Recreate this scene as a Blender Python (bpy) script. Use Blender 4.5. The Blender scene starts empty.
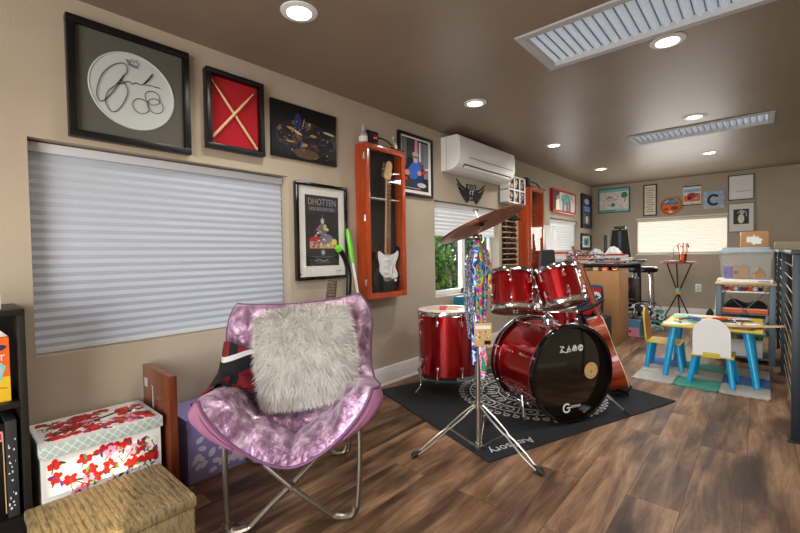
import bpy, bmesh, math, random
from mathutils import Vector as V, Matrix, Euler, Quaternion
PI = math.pi
rnd = random.Random(11)
scene = bpy.context.scene
C = scene.collection

# ------------------------------------------------------------------ materials
MATS = {}; PENDING = set()
def lin(c):
    return tuple((x/12.92 if x <= .04045 else ((x+.055)/1.055)**2.4) for x in c)
def rgb(h):
    h = h.lstrip('#')
    return lin(tuple(int(h[i:i+2], 16)/255 for i in (0, 2, 4)))
def mat(name, col='#888888', rough=.5, metal=0., spec=.5, coat=0., trans=0., emit=None, estr=0., alpha=1., sheen=0., ior=1.45):
    if name in MATS and name not in PENDING: return MATS[name]
    m = MATS[name] if name in PENDING else bpy.data.materials.new(name)
    PENDING.discard(name); m.use_nodes = True
    b = m.node_tree.nodes['Principled BSDF']
    b.inputs['Base Color'].default_value = (*rgb(col), 1)
    b.inputs['Roughness'].default_value = rough
    b.inputs['Metallic'].default_value = metal
    b.inputs['Specular IOR Level'].default_value = spec
    b.inputs['Coat Weight'].default_value = coat
    b.inputs['Coat Roughness'].default_value = .06
    b.inputs['Transmission Weight'].default_value = trans
    b.inputs['Alpha'].default_value = alpha
    b.inputs['Sheen Weight'].default_value = sheen
    b.inputs['IOR'].default_value = ior
    if emit:
        b.inputs['Emission Color'].default_value = (*rgb(emit), 1)
        b.inputs['Emission Strength'].default_value = estr
    MATS[name] = m
    return m
def nodes(m):
    return m.node_tree.nodes, m.node_tree.links, m.node_tree.nodes['Principled BSDF']
def ramp(n, stops, interp='LINEAR'):
    r = n.new('ShaderNodeValToRGB'); r.color_ramp.interpolation = interp
    e = r.color_ramp.elements
    while len(e) < len(stops): e.new(.5)
    for i, (p, c) in enumerate(stops):
        e[i].position = p; e[i].color = (*rgb(c), 1)
    return r
def noisy(name, c1, c2, scale=8, rough=.6, metal=0., bump=0., bscale=None, coat=0., stretch=(1, 1, 1), detail=3, sheen=0., spec=.5, coords='Object', c3=None, lo=.35, hi=.65):
    if name in MATS: return MATS[name]
    m = mat(name, c1, rough, metal, coat=coat, sheen=sheen, spec=spec)
    n, l, b = nodes(m)
    tc = n.new('ShaderNodeTexCoord'); mp = n.new('ShaderNodeMapping'); mp.inputs['Scale'].default_value = stretch
    l.new(tc.outputs[coords], mp.inputs[0])
    t = n.new('ShaderNodeTexNoise'); t.inputs['Scale'].default_value = scale; t.inputs['Detail'].default_value = detail
    l.new(mp.outputs[0], t.inputs['Vector'])
    st = [(lo, c1), (hi, c2)] if not c3 else [(lo, c1), ((lo+hi)/2, c2), (hi, c3)]
    r = ramp(n, st); l.new(t.outputs['Fac'], r.inputs[0]); l.new(r.outputs[0], b.inputs['Base Color'])
    if bump:
        t2 = n.new('ShaderNodeTexNoise'); t2.inputs['Scale'].default_value = bscale or scale*3; t2.inputs['Detail'].default_value = 4
        l.new(mp.outputs[0], t2.inputs['Vector'])
        bp = n.new('ShaderNodeBump'); bp.inputs['Strength'].default_value = bump; bp.inputs['Distance'].default_value = .01
        l.new(t2.outputs['Fac'], bp.inputs['Height']); l.new(bp.outputs[0], b.inputs['Normal'])
    return m

noisy('wall_paint', '#ada08d', '#b3a693', 3, .75, bump=.08, bscale=140, spec=.3)
noisy('ceiling_paint', '#857666', '#8b7c6b', 2, .42, bump=.06, bscale=60, spec=.4)  # same paint as the walls, darkened in place of weaker light
mat('trim_white', '#e4e2de', .4)
mat('white', '#e6e6e4', .45)
mat('white_gloss', '#e6e6e3', .35, coat=.1)
mat('paper', '#e2dfd8', .8)
mat('cream', '#e0d8c0', .7)
mat('black', '#0d0d0e', .35)
mat('black_gloss', '#09090a', .12, coat=.6)
mat('black_matte', '#121213', .8)
mat('rubber', '#141414', .6)
mat('charcoal', '#2c2c2e', .7)
mat('dark_grey', '#3c3d3e', .6)
mat('grey', '#808283', .5)
mat('light_grey', '#b6b8b8', .6)
mat('chrome', '#d9dadc', .12, 1.)
mat('chrome_dull', '#b5b0a8', .28, 1.)
mat('steel_blue', '#56646e', .45, .3)
mat('copper', '#c56a45', .25, 1.)
mat('red', '#b5141a', .5)
mat('red_bright', '#d3201c', .4)
mat('orange', '#e8641e', .5)
mat('yellow', '#e3b923', .5)
mat('yellow_pale', '#d9cf5e', .5)
mat('green', '#3f8f43', .5)
mat('green_lime', '#6ed42c', .35, coat=.3)
mat('green_dark', '#25402a', .6)
mat('blue', '#2c5fb8', .5)
mat('blue_light', '#8fb6dc', .5)
mat('navy', '#1d2b4f', .6)
mat('purple', '#6b32b4', .5)
mat('violet_glow', '#3a2d86', .5)
mat('pink', '#e08aa8', .6)
mat('teal', '#4f9f98', .55)
mat('teal_box', '#1f6a7c', .5)
mat('turquoise', '#6fc9c4', .6)
mat('skin', '#c08a6e', .7)
mat('gold', '#c79a3c', .35, .6)
mat('tan', '#c4a06c', .7)
mat('amber', '#b8741f', .4)
mat('brown', '#6d4126', .6)
mat('lens_dark', '#0b0e13', .15, coat=.5)
mat('red_drum', '#b40610', .24, .82, coat=1.)
mat('drumhead_white', '#ddd9cf', .45)
mat('mat_olive', '#55524a', .7)
mat('mat_disc', '#b9bfbd', .6)
mat('red_felt', '#a31420', .9)
mat('stick_wood', '#d8b28a', .55)
mat('kid_blue', '#0f98cc', .35, coat=.2)
mat('kid_yellow', '#c2b23a', .45)
mat('rope_tan', '#cdbb8b', .6)
mat('cable_steel', '#b9a987', .4, .6)
mat('railing_black', '#1b1f22', .4, .4)
mat('railing_blue', '#242d33', .4, .4)
mat('purple_fabric', '#9189c0', .8)
mat('lilac_flower', '#dcd6e2', .8)
mat('piping', '#6e4468', .5)
mat('ledge_olive', '#b1a58a', .5)
mat('glass_clear', '#ffffff', .05, trans=.95, spec=.5, ior=1.3)
mat('plastic_clear', '#cfd6cf', .15, trans=.0, alpha=.11)
mat('lid_blue_grey', '#a9b9c2', .3, alpha=.85)
mat('lamp_glow', '#ffffff', .5, emit='#fff4e2', estr=14)
mat('skylight_fabric', '#d5dbe4', .8, emit='#c2cede', estr=.30)  # glow put in for daylight coming through the fabric
mat('pleat_valley_shade', '#7d8694', .8)  # dark tone standing in for shade between the pleats
mat('back_blind', '#f5f1e6', .8, emit='#fbf4e0', estr=.55)  # emission stands in for daylight behind the blind
mat('left_blind', '#b3bac6', .75)
mat('left_blind_rail', '#c6c9ce', .5)
mat('far_blind', '#dcdfe0', .7, emit='#dfe4e6', estr=.15)  # slight glow in place of daylight through the blind
mat('outside_ground', '#8a7f5c', .9)
mat('fence_wood', '#a07b52', .8)
mat('dark_brown_wood', '#3a2a1e', .6)
mat('stair_dark', '#2e261f', .7)
noisy('kraft', '#a97a4d', '#b28356', 5, .75)
noisy('case_wood', '#9c3a14', '#b84a1c', 3, .28, stretch=(8, 8, .8), coat=.5)
noisy('board_wood', '#582813', '#783b1d', 3, .3, stretch=(9, 9, 1), coat=.4)
noisy('guitar_side', '#8e2f12', '#b34d1e', 3, .25, stretch=(1, 1, 8), coat=.8)
noisy('guitar_top', '#c99a62', '#d6ab74', 4, .3, stretch=(14, 1, 1), coat=.4)
noisy('guitar_neck', '#8a3a1c', '#a2502a', 4, .35, coat=.3)
noisy('maple', '#cfa06a', '#dbb27e', 4, .35, coat=.4)
noisy('rosewood', '#5e2c1a', '#7a3d25', 9, .5)
noisy('hoop_band', '#7a4a2c', '#93603c', 6, .25, metal=.5, coat=.5)
noisy('bronze', '#b5692a', '#7d4214', 4, .38, metal=.45, stretch=(1, 1, 1), c3='#cf8238')
noisy('fur_white', '#dedad2', '#c2bdb4', 16, .85, sheen=.3)
noisy('velvet', '#7d5b73', '#ad86a2', 20, .3, metal=.45, bump=1., bscale=46, detail=7, sheen=.3, c3='#e0c6d8', lo=.38, hi=.68)
noisy('under_fabric', '#94607c', '#a06a86', 8, .7)
noisy('gold_weave', '#80704e', '#a08a60', 16, .5, metal=.2, bump=.5, bscale=80, stretch=(1, 5, 1), c3='#6f6244')
noisy('bookcase_black', '#17130f', '#211a14', 6, .45, stretch=(1, 1, .3))
noisy('rug_black', '#17191b', '#1f2123', 60, .95, bump=.3, bscale=300)
noisy('rug_print', '#c5c5c0', '#aeaeaa', 60, .95)
noisy('foam_grey', '#a7a49c', '#b3b0a8', 20, .9)
noisy('foam_green', '#3f8f7d', '#4a9a88', 20, .9)
noisy('foam_blue', '#3d67a8', '#4872b2', 20, .9)
noisy('leaf_a', '#5f8f2a', '#8fae3a', 7, .6)
noisy('leaf_b', '#2f4f1e', '#4a6e2a', 7, .6)
noisy('bark', '#4a3a2a', '#5e4a36', 12, .9)
noisy('flag_mix', '#b3202e', '#e8e4dc', 3, .8, detail=0, c3='#1b2a55', lo=.4, hi=.6)

def tiedye(name, scale, cols, coord='Object', off=0):
    m = mat(name, '#ffffff', .6); n, l, b = nodes(m)
    tc = n.new('ShaderNodeTexCoord'); mp = n.new('ShaderNodeMapping'); mp.inputs['Location'].default_value = (off, off*1.7, off*.3)
    t = n.new('ShaderNodeTexNoise'); t.inputs['Scale'].default_value = scale; t.inputs['Detail'].default_value = 1.5
    l.new(tc.outputs[coord], mp.inputs[0]); l.new(mp.outputs[0], t.inputs['Vector'])
    k = len(cols); r = ramp(n, [(.3+.4*i/(k-1), c) for i, c in enumerate(cols)], 'CONSTANT')
    l.new(t.outputs['Fac'], r.inputs[0]); l.new(r.outputs[0], b.inputs['Base Color'])
tiedye('lanyard_rainbow', 22, ['#1b2a8c', '#2878b8', '#2f9068', '#c8b23a', '#c8602a', '#c03a80', '#5a2aa0', '#1b2a8c'])
tiedye('lanyard_pink', 20, ['#2f8f5a', '#e8a0c8', '#e03a78', '#f4e4ec', '#3a7ad8', '#e8d23a', '#c83a9a'], off=3)
tiedye('lanyard_blue', 20, ['#10184a', '#1b48b8', '#4a9ae8', '#e8f0f8', '#1b2a8c', '#2f6ad8', '#101018'], off=7)
tiedye('lanyard_check', 90, ['#0d0d10', '#0d0d10', '#b8b8c4', '#0d0d10', '#2a3a80', '#a8b0d0', '#0d0d10'], off=1)
tiedye('clutter_mix', 14, ['#20201f', '#c83a1e', '#e8e4dc', '#2c5fb8', '#e0a040', '#20201f', '#a83222'], off=5)
tiedye('tote_mix', 9, ['#5fa8a0', '#101214', '#cfe0d8', '#5fa8a0', '#101214', '#88c0b8', '#101214'], off=2)
tiedye('bag_print', 10, ['#0c0c0d', '#0c0c0d', '#0c0c0d', '#cfcfcc', '#0c0c0d', '#0c0c0d', '#8f8f8c'], off=4)

# floor planks
def floor_mat():
    m = mat('plank_floor', '#6b4f3a', .4, spec=.32); n, l, b = nodes(m)
    tc = n.new('ShaderNodeTexCoord'); mp = n.new('ShaderNodeMapping'); mp.inputs['Rotation'].default_value = (0, 0, PI/2)
    mp.inputs['Location'].default_value = (.31, .06, 0)
    l.new(tc.outputs['Object'], mp.inputs[0])
    br = n.new('ShaderNodeTexBrick'); br.offset = .37; br.inputs['Scale'].default_value = 1
    br.inputs['Brick Width'].default_value = 1.15; br.inputs['Row Height'].default_value = .185
    br.inputs['Mortar Size'].default_value = .0012; br.inputs['Mortar Smooth'].default_value = .2; br.inputs['Bias'].default_value = 0
    br.inputs['Color1'].default_value = (0, 0, 0, 1); br.inputs['Color2'].default_value = (1, 1, 1, 1); br.inputs['Mortar'].default_value = (.5, .5, .5, 1)
    l.new(mp.outputs[0], br.inputs['Vector'])
    # per plank offset of the grain
    sc = n.new('ShaderNodeVectorMath'); sc.operation = 'SCALE'; sc.inputs['Scale'].default_value = 7.3
    l.new(br.outputs['Color'], sc.inputs[0])
    ad = n.new('ShaderNodeVectorMath'); ad.operation = 'ADD'; l.new(tc.outputs['Object'], ad.inputs[0]); l.new(sc.outputs[0], ad.inputs[1])
    m1 = n.new('ShaderNodeMapping'); m1.inputs['Scale'].default_value = (10, 1.1, 1); l.new(ad.outputs[0], m1.inputs[0])
    g = n.new('ShaderNodeTexNoise'); g.inputs['Scale'].default_value = 1.5; g.inputs['Detail'].default_value = 9; g.inputs['Roughness'].default_value = .68; g.inputs['Distortion'].default_value = .6
    l.new(m1.outputs[0], g.inputs['Vector'])
    m2 = n.new('ShaderNodeMapping'); m2.inputs['Scale'].default_value = (3.2, 1.1, 1); l.new(ad.outputs[0], m2.inputs[0])
    g2 = n.new('ShaderNodeTexNoise'); g2.inputs['Scale'].default_value = 1.6; g2.inputs['Detail'].default_value = 3
    l.new(m2.outputs[0], g2.inputs['Vector'])
    r = ramp(n, [(.27, '#372a20'), (.41, '#70533d'), (.53, '#977354'), (.70, '#bc9d80')]); l.new(g.outputs['Fac'], r.inputs[0])
    r2 = ramp(n, [(.34, '#6f6258'), (.56, '#ffffff')]); l.new(g2.outputs['Fac'], r2.inputs[0])
    mx = n.new('ShaderNodeMix'); mx.data_type = 'RGBA'; mx.blend_type = 'MULTIPLY'; mx.inputs['Factor'].default_value = .85
    l.new(r.outputs[0], mx.inputs['A']); l.new(r2.outputs[0], mx.inputs['B'])
    # plank tone
    r3 = ramp(n, [(0, '#c4bcb6'), (1, '#ffffff')]); l.new(br.outputs['Color'], r3.inputs[0])
    mx2 = n.new('ShaderNodeMix'); mx2.data_type = 'RGBA'; mx2.blend_type = 'MULTIPLY'; mx2.inputs['Factor'].default_value = 1
    l.new(mx.outputs['Result'], mx2.inputs['A']); l.new(r3.outputs[0], mx2.inputs['B'])
    mx3 = n.new('ShaderNodeMix'); mx3.data_type = 'RGBA'; mx3.inputs['B'].default_value = (*rgb('#2c2019'), 1)
    l.new(br.outputs['Fac'], mx3.inputs['Factor']); l.new(mx2.outputs['Result'], mx3.inputs['A'])
    l.new(mx3.outputs['Result'], b.inputs['Base Color'])
    bp = n.new('ShaderNodeBump'); bp.inputs['Strength'].default_value = .15; bp.inputs['Distance'].default_value = .004
    l.new(g.outputs['Fac'], bp.inputs['Height']); l.new(bp.outputs[0], b.inputs['Normal'])
    rr = n.new('ShaderNodeMapRange'); rr.inputs['To Min'].default_value = .36; rr.inputs['To Max'].default_value = .56
    l.new(g2.outputs['Fac'], rr.inputs['Value']); l.new(rr.outputs[0], b.inputs['Roughness'])
floor_mat()

# ------------------------------------------------------------------ mesh builder
def frame(axis, up=None):
    z = V(axis).normalized()
    a = V(up) if up is not None else (V((0, 0, 1)) if abs(z.z) < .95 else V((1, 0, 0)))
    x = a.cross(z).normalized(); y = z.cross(x)
    return x, y, z
class B:
    def __init__(s): s.bm = bmesh.new(); s.mats = []; s.T = Matrix()
    def mi(s, m):
        m = m or 'grey'
        if m not in s.mats: s.mats.append(m)
        return s.mats.index(m)
    def v(s, p): return s.bm.verts.new(s.T @ V(p))
    def f(s, vs, m):
        try: fc = s.bm.faces.new(vs)
        except ValueError: return None
        fc.material_index = s.mi(m); return fc
    def box(s, a, b, m, bev=0., M=None):
        x0, y0, z0 = a; x1, y1, z1 = b
        T = s.T @ M if M is not None else s.T
        vs = [s.bm.verts.new(T @ V(p)) for p in ((x0,y0,z0),(x1,y0,z0),(x1,y1,z0),(x0,y1,z0),(x0,y0,z1),(x1,y0,z1),(x1,y1,z1),(x0,y1,z1))]
        fs = [s.f([vs[i] for i in q], m) for q in ((0,3,2,1),(4,5,6,7),(0,1,5,4),(1,2,6,5),(2,3,7,6),(3,0,4,7))]
        if bev > 0:
            es = list({e for f in fs for e in f.edges})
            r = bmesh.ops.bevel(s.bm, geom=es, offset=bev, segments=2, profile=.6, affect='EDGES')
        return s
    def cbox(s, c, sz, m, bev=0., rot=(0, 0, 0)):
        M = Matrix.Translation(V(c)) @ Euler(rot).to_matrix().to_4x4()
        h = V(sz)/2
        return s.box(-h, h, m, bev, M)
    def cyl(s, p0, p1, r0, m, r1=None, seg=16, caps=True):
        p0, p1 = V(p0), V(p1); r1 = r0 if r1 is None else r1
        x, y, z = frame(p1-p0)
        A = [s.v(p0+(x*math.cos(t)+y*math.sin(t))*r0) for t in (2*PI*i/seg for i in range(seg))]
        Bv = [s.v(p1+(x*math.cos(t)+y*math.sin(t))*r1) for t in (2*PI*i/seg for i in range(seg))]
        for i in range(seg): s.f([A[i], A[(i+1) % seg], Bv[(i+1) % seg], Bv[i]], m)
        if caps: s.f(A[::-1], m); s.f(Bv, m)
        return s
    def tube(s, pts, r, m, seg=8, closed=False, radii=None):
        pts = [V(p) for p in pts]; n = len(pts); rings = []
        px = None
        for i, p in enumerate(pts):
            if closed: d = pts[(i+1) % n]-pts[i-1]
            else: d = pts[min(i+1, n-1)]-pts[max(i-1, 0)]
            if d.length < 1e-9: d = V((0, 0, 1))
            z = d.normalized()
            if px is None: x, y, _ = frame(z)
            else:
                x = (px-z*px.dot(z)); x = x.normalized() if x.length > 1e-6 else frame(z)[0]; y = z.cross(x)
            px = x; rr = radii[i] if radii else r
            rings.append([s.v(p+(x*math.cos(t)+y*math.sin(t))*rr) for t in (2*PI*k/seg for k in range(seg))])
        for i in range(n if closed else n-1):
            a, b = rings[i], rings[(i+1) % n]
            for k in range(seg): s.f([a[k], a[(k+1) % seg], b[(k+1) % seg], b[k]], m)
        if not closed: s.f(rings[0][::-1], m); s.f(rings[-1], m)
        return s
    def lathe(s, prof, m, o=(0, 0, 0), axis=(0, 0, 1), seg=32, caps=False):
        o = V(o); x, y, z = frame(axis); rings = []
        for r, h in prof:
            if r < 1e-6: rings.append([s.v(o+z*h)])
            else: rings.append([s.v(o+z*h+(x*math.cos(t)+y*math.sin(t))*r) for t in (2*PI*k/seg for k in range(seg))])
        for a, b in zip(rings, rings[1:]):
            if len(a) == 1 and len(b) == 1: continue
            for k in range(seg):
                k2 = (k+1) % seg
                if len(a) == 1: s.f([a[0], b[k2], b[k]], m)
                elif len(b) == 1: s.f([a[k], a[k2], b[0]], m)
                else: s.f([a[k], a[k2], b[k2], b[k]], m)
        return s
    def torus(s, o, axis, R, r, m, seg=40, rs=8):
        x, y, z = frame(axis); o = V(o)
        return s.tube([o+(x*math.cos(t)+y*math.sin(t))*R for t in (2*PI*k/seg for k in range(seg))], r, m, rs, True)
    def ball(s, c, r, m, sc=(1, 1, 1), seg=16, rings=10):
        c = V(c)
        prof = [(math.sin(PI*i/rings)*r, -math.cos(PI*i/rings)*r) for i in range(rings+1)]
        rg = []
        for q, h in prof:
            if q < 1e-6: rg.append([s.v(c+V((0, 0, h*sc[2])))])
            else: rg.append([s.v(c+V((q*math.cos(t)*sc[0], q*math.sin(t)*sc[1], h*sc[2]))) for t in (2*PI*k/seg for k in range(seg))])
        for a, b in zip(rg, rg[1:]):
            for k in range(seg):
                k2 = (k+1) % seg
                if len(a) == 1: s.f([a[0], b[k2], b[k]], m)
                elif len(b) == 1: s.f([a[k], a[k2], b[0]], m)
                else: s.f([a[k], a[k2], b[k2], b[k]], m)
        return s
    def prism(s, poly, m, o=(0, 0, 0), x=(1, 0, 0), y=(0, 0, 1), d=.001, mside=None):
        """poly in the x,y frame at o, extruded by d along x cross y (towards the viewer)"""
        o, x, y = V(o), V(x), V(y); z = x.cross(y).normalized()
        a = [s.v(o+x*p[0]+y*p[1]) for p in poly]
        b = [s.v(o+x*p[0]+y*p[1]+z*d) for p in poly]
        n = len(poly); ms = mside or m
        s.f(b, m); s.f(a[::-1], m)
        for i in range(n): s.f([a[i], a[(i+1) % n], b[(i+1) % n], b[i]], ms)
        return s
    def grid(s, fn, nu, nv, m, wrapu=False):
        g = [[s.v(fn(i/nu, j/nv)) for j in range(nv+1)] for i in range(nu if wrapu else nu+1)]
        for i in range(nu):
            for j in range(nv):
                a, b = g[i], g[(i+1) % len(g)]
                s.f([a[j], b[j], b[j+1], a[j+1]], m)
        return g
    def text(s, txt, size, m, o, x=(1, 0, 0), y=(0, 0, 1), d=.0006, align='CENTER', width=None):
        cu = bpy.data.curves.new('lettering', 'FONT'); cu.body = txt; cu.size = size; cu.align_x = align; cu.align_y = 'CENTER'
        cu.resolution_u = 2
        ob = bpy.data.objects.new('lettering', cu); C.objects.link(ob)
        dg = bpy.context.evaluated_depsgraph_get(); me = bpy.data.meshes.new_from_object(ob.evaluated_get(dg))
        xs = [v.co.x for v in me.vertices]
        k = 1.
        if width and xs and max(xs) > min(xs): k = width/(max(xs)-min(xs))
        o, x, y = V(o), V(x), V(y); z = x.cross(y).normalized()
        vs = [s.v(o+x*v.co.x*k+y*v.co.y+z*d) for v in me.vertices]
        for p in me.polygons: s.f([vs[i] for i in p.vertices], m)
        bpy.data.objects.remove(ob); bpy.data.curves.remove(cu); bpy.data.meshes.remove(me)
        return s
    def build(s, name, parent=None, smooth=35, loc=None, rot=None, solid=0., sub=0):
        bm = s.bm
        bmesh.ops.recalc_face_normals(bm, faces=bm.faces[:]) if not getattr(s, 'noflip', False) else None
        me = bpy.data.meshes.new(name); bm.to_mesh(me); bm.free()
        for m in s.mats:
            if m not in MATS: MATS[m] = bpy.data.materials.new(m); PENDING.add(m)
            me.materials.append(MATS[m])
        if smooth:
            me.polygons.foreach_set('use_smooth', [True]*len(me.polygons)); me.set_sharp_from_angle(angle=math.radians(smooth))
        o = bpy.data.objects.new(name, me); C.objects.link(o)
        if parent is not None: o.parent = parent
        if loc is not None: o.location = loc
        if rot is not None: o.rotation_euler = rot
        if solid:
            md = o.modifiers.new('thickness', 'SOLIDIFY'); md.thickness = solid; md.offset = 0
        if sub:
            md = o.modifiers.new('smoothing', 'SUBSURF'); md.levels = sub; md.render_levels = sub
        return o
def tag(o, label=None, cat=None, group=None, kind=None):
    if label: o['label'] = label
    if cat: o['category'] = cat
    if group: o['group'] = group
    if kind: o['kind'] = kind
    return o
def thing(name, label, cat, loc=(0, 0, 0), rz=0., group=None, rot=None):
    o = bpy.data.objects.new(name, None); C.objects.link(o); o.empty_display_size = .05
    o.location = loc; o.rotation_euler = rot if rot else (0, 0, rz)
    return tag(o, label, cat, group)
def struct(b, name, **k):
    o = b.build(name, **k)
    if o.parent is None: o['kind'] = 'structure'
    return o
def kids(o): return [c for c in bpy.data.objects if c.parent == o]
def dup(o, parent=None, loc=None, rz=None, label=None):
    c = o.copy(); C.objects.link(c)
    if parent is not None: c.parent = parent
    if loc is not None: c.location = loc
    if rz is not None: c.rotation_euler = (0, 0, rz)
    if label: c['label'] = label
    for ch in kids(o): dup(ch, c)
    return c
def ell(cx, cy, rx, ry=None, n=28, rot=0, a0=0, a1=2*PI):
    ry = rx if ry is None else ry; out = []
    for i in range(n):
        t = a0+(a1-a0)*i/(n if abs(a1-a0-2*PI) < 1e-6 else n-1)
        x, y = rx*math.cos(t), ry*math.sin(t)
        out.append((cx+x*math.cos(rot)-y*math.sin(rot), cy+x*math.sin(rot)+y*math.cos(rot)))
    return out
def rect(x0, y0, x1, y1): return [(x0, y0), (x1, y0), (x1, y1), (x0, y1)]
def band(pts, w):
    L, R = [], []
    for i, p in enumerate(pts):
        a = V(pts[max(i-1, 0)]); b = V(pts[min(i+1, len(pts)-1)]); d = (b-a)
        d = d.normalized() if d.length else V((1, 0)); nn = V((-d.y, d.x))*w/2
        L.append((p[0]+nn.x, p[1]+nn.y)); R.append((p[0]-nn.x, p[1]-nn.y))
    return L+R[::-1]

# ------------------------------------------------------------------ camera
def camera():
    cd = bpy.data.cameras.new('camera'); co = bpy.data.objects.new('camera', cd); C.objects.link(co)
    yaw, pitch, roll = .72207, -.02811, -.01587
    F = V((-math.sin(yaw)*math.cos(pitch), math.cos(yaw)*math.cos(pitch), math.sin(pitch)))
    r = F.cross(V((0, 0, 1))).normalized(); u = r.cross(F)
    r2 = r*math.cos(roll)+u*math.sin(roll); u2 = u*math.cos(roll)-r*math.sin(roll)
    M = Matrix((r2, u2, -F)).transposed().to_4x4(); M.translation = (2.20682, 0, 1.01646)
    co.matrix_world = M
    cd.sensor_width = 36; cd.lens = 36*410.5/800; cd.clip_start = .02
    scene.camera = co
camera()

# ================================================================== ROOM SHELL
X1, Y0, Y1, H = 3.4, -1.7, 7.56, 2.13
def wall_with_holes(name, axis, a0, a1, z0, z1, holes, inner, outer, m='wall_paint'):
    """axis 'y': wall runs along y between x=inner and x=outer; axis 'x': along x."""
    b = B()
    us = sorted({a0, a1, *[h[0] for h in holes], *[h[1] for h in holes]}); zs = sorted({z0, z1, *[h[2] for h in holes], *[h[3] for h in holes]})
    for u0, u1 in zip(us, us[1:]):
        for w0, w1 in zip(zs, zs[1:]):
            cu, cz = (u0+u1)/2, (w0+w1)/2
            if any(h[0] < cu < h[1] and h[2] < cz < h[3] for h in holes): continue
            if axis == 'y': b.box((min(inner, outer), u0, w0), (max(inner, outer), u1, w1), m)
            else: b.box((u0, min(inner, outer), w0), (u1, max(inner, outer), w1), m)
    bmesh.ops.remove_doubles(b.bm, verts=b.bm.verts[:], dist=1e-5)
    # drop the doubled inner faces
    seen = {}
    for f in b.bm.faces[:]:
        k = tuple(sorted(v.index for v in f.verts)) if False else frozenset(f.verts)
        seen.setdefault(k, []).append(f)
    kill = [f for fs in seen.values() if len(fs) > 1 for f in fs]
    bmesh.ops.delete(b.bm, geom=kill, context='FACES')
    return struct(b, name, smooth=0)
W1 = (.262, 1.468, .622, 1.515); W2 = (2.985, 4.19, .625, 1.508); W3 = (5.67, 6.84, .75, 1.505)
wall_with_holes('wall_left', 'y', Y0, Y1, 0, H, [W1, W2, W3], 0, -.16)
W4 = (.69, 1.835, .97, 1.525)
wall_with_holes('wall_back', 'x', -.16, X1+.15, -2.2, H, [W4], Y1, Y1+.16)
W5 = (-.90, -.60, .98, 1.36)          # unseen opening on the right, added and sized to shape the sun patch
wall_with_holes('wall_right', 'y', Y0, Y1, -2.2, H, [W5], X1, X1+.12)
W6 = (.9, 3.0, .15, 1.95)            # unseen wide opening behind the camera, added to let fill light in
wall_with_holes('wall_near', 'x', -.16, X1+.12, -.05, H, [W6], Y0, Y0-.12)
# floor with the stairwell opening
SX, SY0, SY1 = 2.42, 2.75, 7.1
fb = B()
fb.box((-.16, Y0-.12, -.12), (SX, Y1, 0), 'plank_floor'); fb.box((SX, Y0-.12, -.12), (X1, SY0, 0), 'plank_floor'); fb.box((SX, SY1, -.12), (X1, Y1, 0), 'plank_floor')
struct(fb, 'floor', smooth=0)
sb = B(); sb.box((SX-.02, SY0, -2.2), (SX-.003, SY1, -.121), 'stair_dark'); sb.box((SX, SY0-.02, -2.2), (X1, SY0-.001, -.121), 'stair_dark')
sb.box((SX, SY0, -2.2), (X1, SY1, -2.18), 'stair_dark')
for i in range(9): sb.box((SX+.02, SY0+.1+i*.26, -.2-i*.2), (X1-.02, SY0+.36+i*.26, -.16-i*.2), 'dark_brown_wood')
struct(sb, 'trim_stairwell', smooth=0)
# dark clad half wall closing the stairwell at its far end, with a pale ledge on top
hb = B(); hb.box((2.37, 7.12, 0.001), (X1-.002, 7.3, 1.0), 'dark_brown_wood')
for i in range(9): hb.box((2.37, 7.112, .03+i*.108), (X1-.002, 7.12, .125+i*.108), 'dark_brown_wood')
struct(hb, 'wall_stair', smooth=0)
lb = B(); lb.box((2.33, 7.07, 1.001), (X1-.002, 7.34, 1.11), 'ledge_olive', .01)
struct(lb, 'trim_stair_ledge')
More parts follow.
